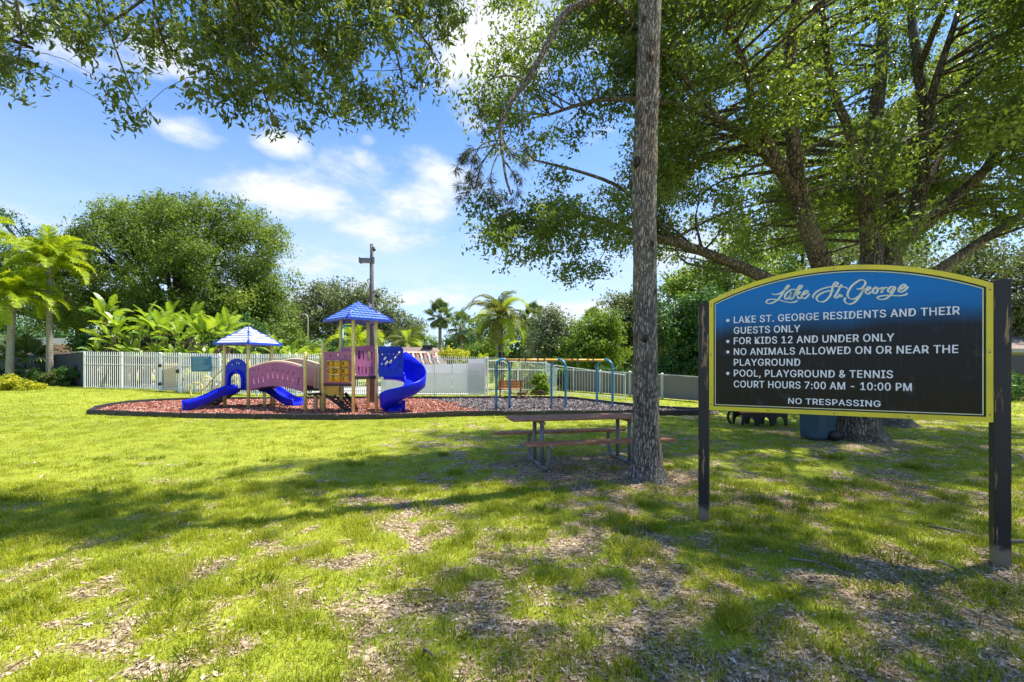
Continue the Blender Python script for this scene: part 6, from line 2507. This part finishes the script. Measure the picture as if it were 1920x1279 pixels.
c = GX(22, 24.8)
shrub('lime_shrub', 'rounded yellow green shrub on the lawn at the left edge', (c.x, c.y), 1.25, .9, .95, 11000, .10, 'lf_lime', 61, 46, cr=.26)
for i, (px, Y, rx, rz, mt, lab) in enumerate([
        (60, 30.5, 1.0, 1.3, 'lf_dark', 'dark shrub before the cloth fence left of the right palm trunk'), (135, 29.2, .9, 1.5, 'lf_dark', 'tall dark shrub before the cloth fence right of the palm trunks'), (105, 29.5, .8, 1.3, 'lf_olive', 'olive shrub before the cloth fence right of the palm trunk'), (-10, 31, 1.6, 1.5, 'lf_dark', 'dark shrub at the left edge behind the lime shrub'), (35, 31.5, 1.0, 1.1, 'lf_dark', 'dark shrub between the two bright palm trunks'),
        (128, 32.0, .8, .9, 'lf_bright', 'small green shrub right of the bright palm trunk'), (148, 30.6, .7, 1.0, 'lf_dark', 'dark shrub against the left corner of the white fence'),
        (112, 31.4, .6, .6, 'lf_olive', 'low olive shrub between palm trunk and dark shrub'), (75, 32.3, .8, .9, 'lf_lime', 'yellow green shrub left of the bright palm trunk'),
        (368, 25.2, .6, 1.5, 'lf_lime', 'yellow leaved shrub showing through the fence under the notice board'), (440, 24.6, .5, 1.3, 'lf_lime', 'yellow leaved shrub showing through the blue slide arch'),
        (985, 25.6, 1.0, 1.7, 'lf_olive', 'olive shrub behind the thin white fence above the wheel ornament'), (1012, 24.4, .35, 1.2, 'lf_bright', 'thin green shrub at the corner of the thin white fence'),
        (1905, 20.3, 1.6, 1.05, 'lf_dark', 'clipped dark hedge by the house at the far right edge'),
        (1870, 22, 1.5, 1.3, 'lf_dark', 'dark hedge partly hidden behind the right sign post'),
        (1055, 28.6, 1.4, 1.25, 'lf_dark', 'dark rounded hedge beyond the board fence behind the second teal arch'),
        (1180, 27.5, 1.8, 1.6, 'lf_dark', 'dark hedge behind the grey board fence beside the tall bare trunk'),
        (1130, 28.5, 1.4, 1.5, 'lf_dark', 'dark hedge behind the grey board fence before the third teal arch')]):
    c = GX(px, Y)
    shrub('shrub', lab, (c.x, c.y), rx, rx * .7, rz, 3600, .12, mt, 62 + i, 20, cr=.3 if rx > .9 else .22)

# ================================================================= GRASS, LITTER, TWIGS
def blade_field(name, n, yr, xw, hgt, wid, seed, label, seg2=True, power=1.0, lean=.9):
    r = np.random.default_rng(seed)
    m = int(n * 2.6)
    t = r.random(m) ** power
    y = yr[0] + (yr[1] - yr[0]) * t
    x = (r.random(m) * 2 - 1) * (y * 1.16 + xw)
    bare = bare_mask(x, y)
    inside = inpoly(x, y, [(p.x, p.y) for p in outline])
    clumpy = fbm(x, y, 5.0, 2)
    tuft = sst(clumpy, .52, .66)
    dens = (1 - .90 * bare) * (.50 + .50 * tuft) + .20 * tuft * bare
    ok = (r.random(m) < dens) & ~inside
    x, y, bare, tuft = x[ok][:n], y[ok][:n], bare[ok][:n], tuft[ok][:n]
    k = len(x)
    z = gz(x, y)
    h = hgt * (.45 + .75 * r.random(k)) * (.65 + .75 * tuft) * (1 - .25 * bare)
    w = wid * (.7 + .6 * r.random(k))
    a = r.random(k) * 2 * np.pi
    l = r.random(k) ** .7 * lean
    lx, ly = np.cos(a) * l, np.sin(a) * l
    b = r.random(k) * 2 * np.pi
    sx, sy = np.cos(b) * w / 2, np.sin(b) * w / 2
    p0 = np.stack([x - sx, y - sy, z - .004], 1)
    p1 = np.stack([x + sx, y + sy, z - .004], 1)
    mx, my, mz = x + lx * h * .35, y + ly * h * .35, z + h * .62
    p2 = np.stack([mx - sx * .8, my - sy * .8, mz], 1)
    p3 = np.stack([mx + sx * .8, my + sy * .8, mz], 1)
    p4 = np.stack([x + lx * h * 1.05, y + ly * h * 1.05, z + h * (1.05 - .5 * l)], 1)
    # colour: patches of fresh and tired grass, straw among them
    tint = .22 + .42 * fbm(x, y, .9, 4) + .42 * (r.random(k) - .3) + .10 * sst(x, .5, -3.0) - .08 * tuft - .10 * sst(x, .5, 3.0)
    tint = np.where(r.random(k) < .045 + .10 * bare, .97 + .03 * r.random(k), np.clip(tint, 0, .93))
    if seg2:
        V_ = np.stack([p0, p1, p2, p3, p4], 1).reshape(-1, 3)
        i = np.arange(k) * 5
        T = np.stack([np.stack([i, i + 1, i + 3], 1), np.stack([i, i + 3, i + 2], 1), np.stack([i + 2, i + 3, i + 4], 1)], 1).reshape(-1, 3)
        ti = np.repeat(tint, 5)
    else:
        V_ = np.stack([p0, p1, p4], 1).reshape(-1, 3)
        i = np.arange(k) * 3
        T = np.stack([i, i + 1, i + 2], 1)
        ti = np.repeat(tint, 3)
    o = mesh_np(name, V_, T, M['grass'], attrs={'tint': ti})
    tag(o, label, 'grass', kind='stuff')


blade_field('grass_near', 330000, (.35, 6.2), 3.2, .062, .0050, 301, 'short coarse grass blades close to the viewer', True, .85, 1.1)
blade_field('grass_middle', 300000, (6.0, 14.0), 3.5, .045, .0085, 302, 'short grass of the middle lawn up to the mulch border', False, .9, 1.0)
blade_field('grass_far', 180000, (13.5, 34.0), 3.0, .05, .022, 303, 'bright short grass of the far lawn by the fences', False, .9, .9)

# coarser tufts standing above the short grass
r4 = np.random.default_rng(90)
tc_y = 1.7 + 6.5 * r4.random(190) ** 1.2
tc_x = (r4.random(190) * 2 - 1) * (tc_y * 1.14 + .4)
cnt_ = r4.integers(35, 120, 190)
ix = np.repeat(np.arange(190), cnt_)
k_ = len(ix)
sp_ = (.05 + .09 * r4.random(190))[ix]
an_ = r4.random(k_) * 2 * np.pi
rr_ = np.sqrt(r4.random(k_)) * sp_
bx, by = tc_x[ix] + np.cos(an_) * rr_, tc_y[ix] + np.sin(an_) * rr_
L_ = (.05 + .055 * r4.random(190))[ix] * (.6 + .6 * r4.random(k_))
ln = np.stack([np.cos(an_), np.sin(an_), np.zeros(k_)], 1) * (.25 + .9 * r4.random(k_))[:, None] + np.array([0, 0, 1.0])
ln = unit(ln + r4.normal(size=(k_, 3)) * .18)
base_ = np.stack([bx, by, gz(bx, by)], 1)
V_, T, ti = leaf_arrays(base_ + ln * L_[:, None] * .5, unit(r4.normal(size=(k_, 3))), ln, L_, np.full(k_, .0065) * (.7 + .6 * r4.random(k_)), np.clip((.05 + .45 * r4.random(190))[ix] + .15 * r4.random(k_), 0, .8))
tag(mesh_np('grass_tufts', V_, T, M['grass'], attrs={'tint': ti}), 'darker longer tufts of coarse grass standing in the worn lawn', 'grass', kind='stuff')

# dry leaves on the worn patches
def litter(name, n, yr, L0, seed, label):
    r = np.random.default_rng(seed)
    m = n * 4
    y = yr[0] + (yr[1] - yr[0]) * r.random(m) ** .9
    x = (r.random(m) * 2 - 1) * (y * 1.16 + 2.4)
    bare = bare_mask(x, y)
    ok = r.random(m) < (.015 + .985 * bare ** 1.3)
    ok &= ~inpoly(x, y, [(p.x, p.y) for p in outline])
    x, y = x[ok][:n], y[ok][:n]
    k = len(x)
    cen = np.stack([x, y, gz(x, y) + .004 + .014 * r.random(k)], 1)
    nrm = unit(r.normal(size=(k, 3)) * .38 + np.array([0, 0, 1.0]))
    dv = r.normal(size=(k, 3)) * np.array([1, 1, .2])
    L = L0 * (.5 + .9 * r.random(k))
    V_, T, ti = leaf_arrays(cen, nrm, dv, L, L * (.22 + .22 * r.random(k)), np.clip(r.normal(.55, .24, k), 0, 1))
    o = mesh_np(name, V_, T, M['litter'], attrs={'tint': ti})
    tag(o, label, 'leaf litter', kind='stuff')


litter('leaf_litter_near', 62000, (.5, 6.5), .036, 401, 'pale dry leaves scattered on the worn ground close to the viewer')
litter('leaf_litter_far', 12000, (6.0, 13.0), .055, 402, 'dry leaves scattered round the table and tree trunks')

# fallen sticks one can pick out
STK = [((765, 1108), (818, 1112), .007, 'thin straight stick lying in the shaded grass left of centre'),
       ((1125, 930), (1165, 922), .009, 'short stick near the left foot of the sign'),
       ((1745, 1052), (1795, 1072), .010, 'forked stick lying before the foot of the right sign post'),
       ((1895, 1018), (1960, 1026), .020, 'thick pale branch end at the right edge beside the sign post'),
       ((1740, 985), (1850, 1012), .012, 'pale crooked stick left of the right sign post'),
       ((1480, 1052), (1600, 1085), .010, 'dark bent stick on the bare patch under the sign'),
       ((795, 1225), (818, 1238), .010, 'short dark stick on the leaf litter near the bottom edge')]
for a, b, r, lab in STK:
    A, B = G(*a), G(*b)
    mid = A.lerp(B, .5) + Vector((random.uniform(-.04, .04), random.uniform(-.04, .04), .02))
    off = Z * (r + float(gz(np.array([mid.x]), np.array([mid.y]))[0]) + .004)
    mb = MB()
    mb.tube(catmull([A + off, mid + off, B + off], 5), [r * (1.1 - .06 * i) for i in range(11)], 7, jitter=lambda i, k: 1 + .15 * math.sin(3 * i + k))
    d = (B - A)
    mb.tube([mid + off, mid + off + Vector((d.y * .25 + d.x * .2, -d.x * .25 + d.y * .2, .02))], [r * .6, r * .25], 5)
    o = mb.build('fallen_stick', M['twig'])
    tag(o, lab, 'stick')

# thin twigs and dead stems lying in the grass
r3 = np.random.default_rng(55)
m_ = 5200
ty = 1.4 + 8.5 * r3.random(m_) ** 1.1
tx = (r3.random(m_) * 2 - 1) * (ty * 1.16 + .5)
ok = r3.random(m_) < (.12 + .88 * bare_mask(tx, ty))
tx, ty = tx[ok], ty[ok]
k_ = len(tx)
V_, T, ti = leaf_arrays(np.stack([tx, ty, gz(tx, ty) + .012 + .012 * r3.random(k_)], 1), unit(r3.normal(size=(k_, 3)) * .3 + np.array([0, 0, 1.])), r3.normal(size=(k_, 3)) * np.array([1, 1, .12]), r3.uniform(.05, .20, k_), r3.uniform(.002, .005, k_), r3.random(k_) * .8)
tag(mesh_np('fallen_twigs', V_, T, M['litter'], attrs={'tint': ti}), 'thin dry twigs and dead stems lying in the worn grass', 'twigs', kind='stuff')
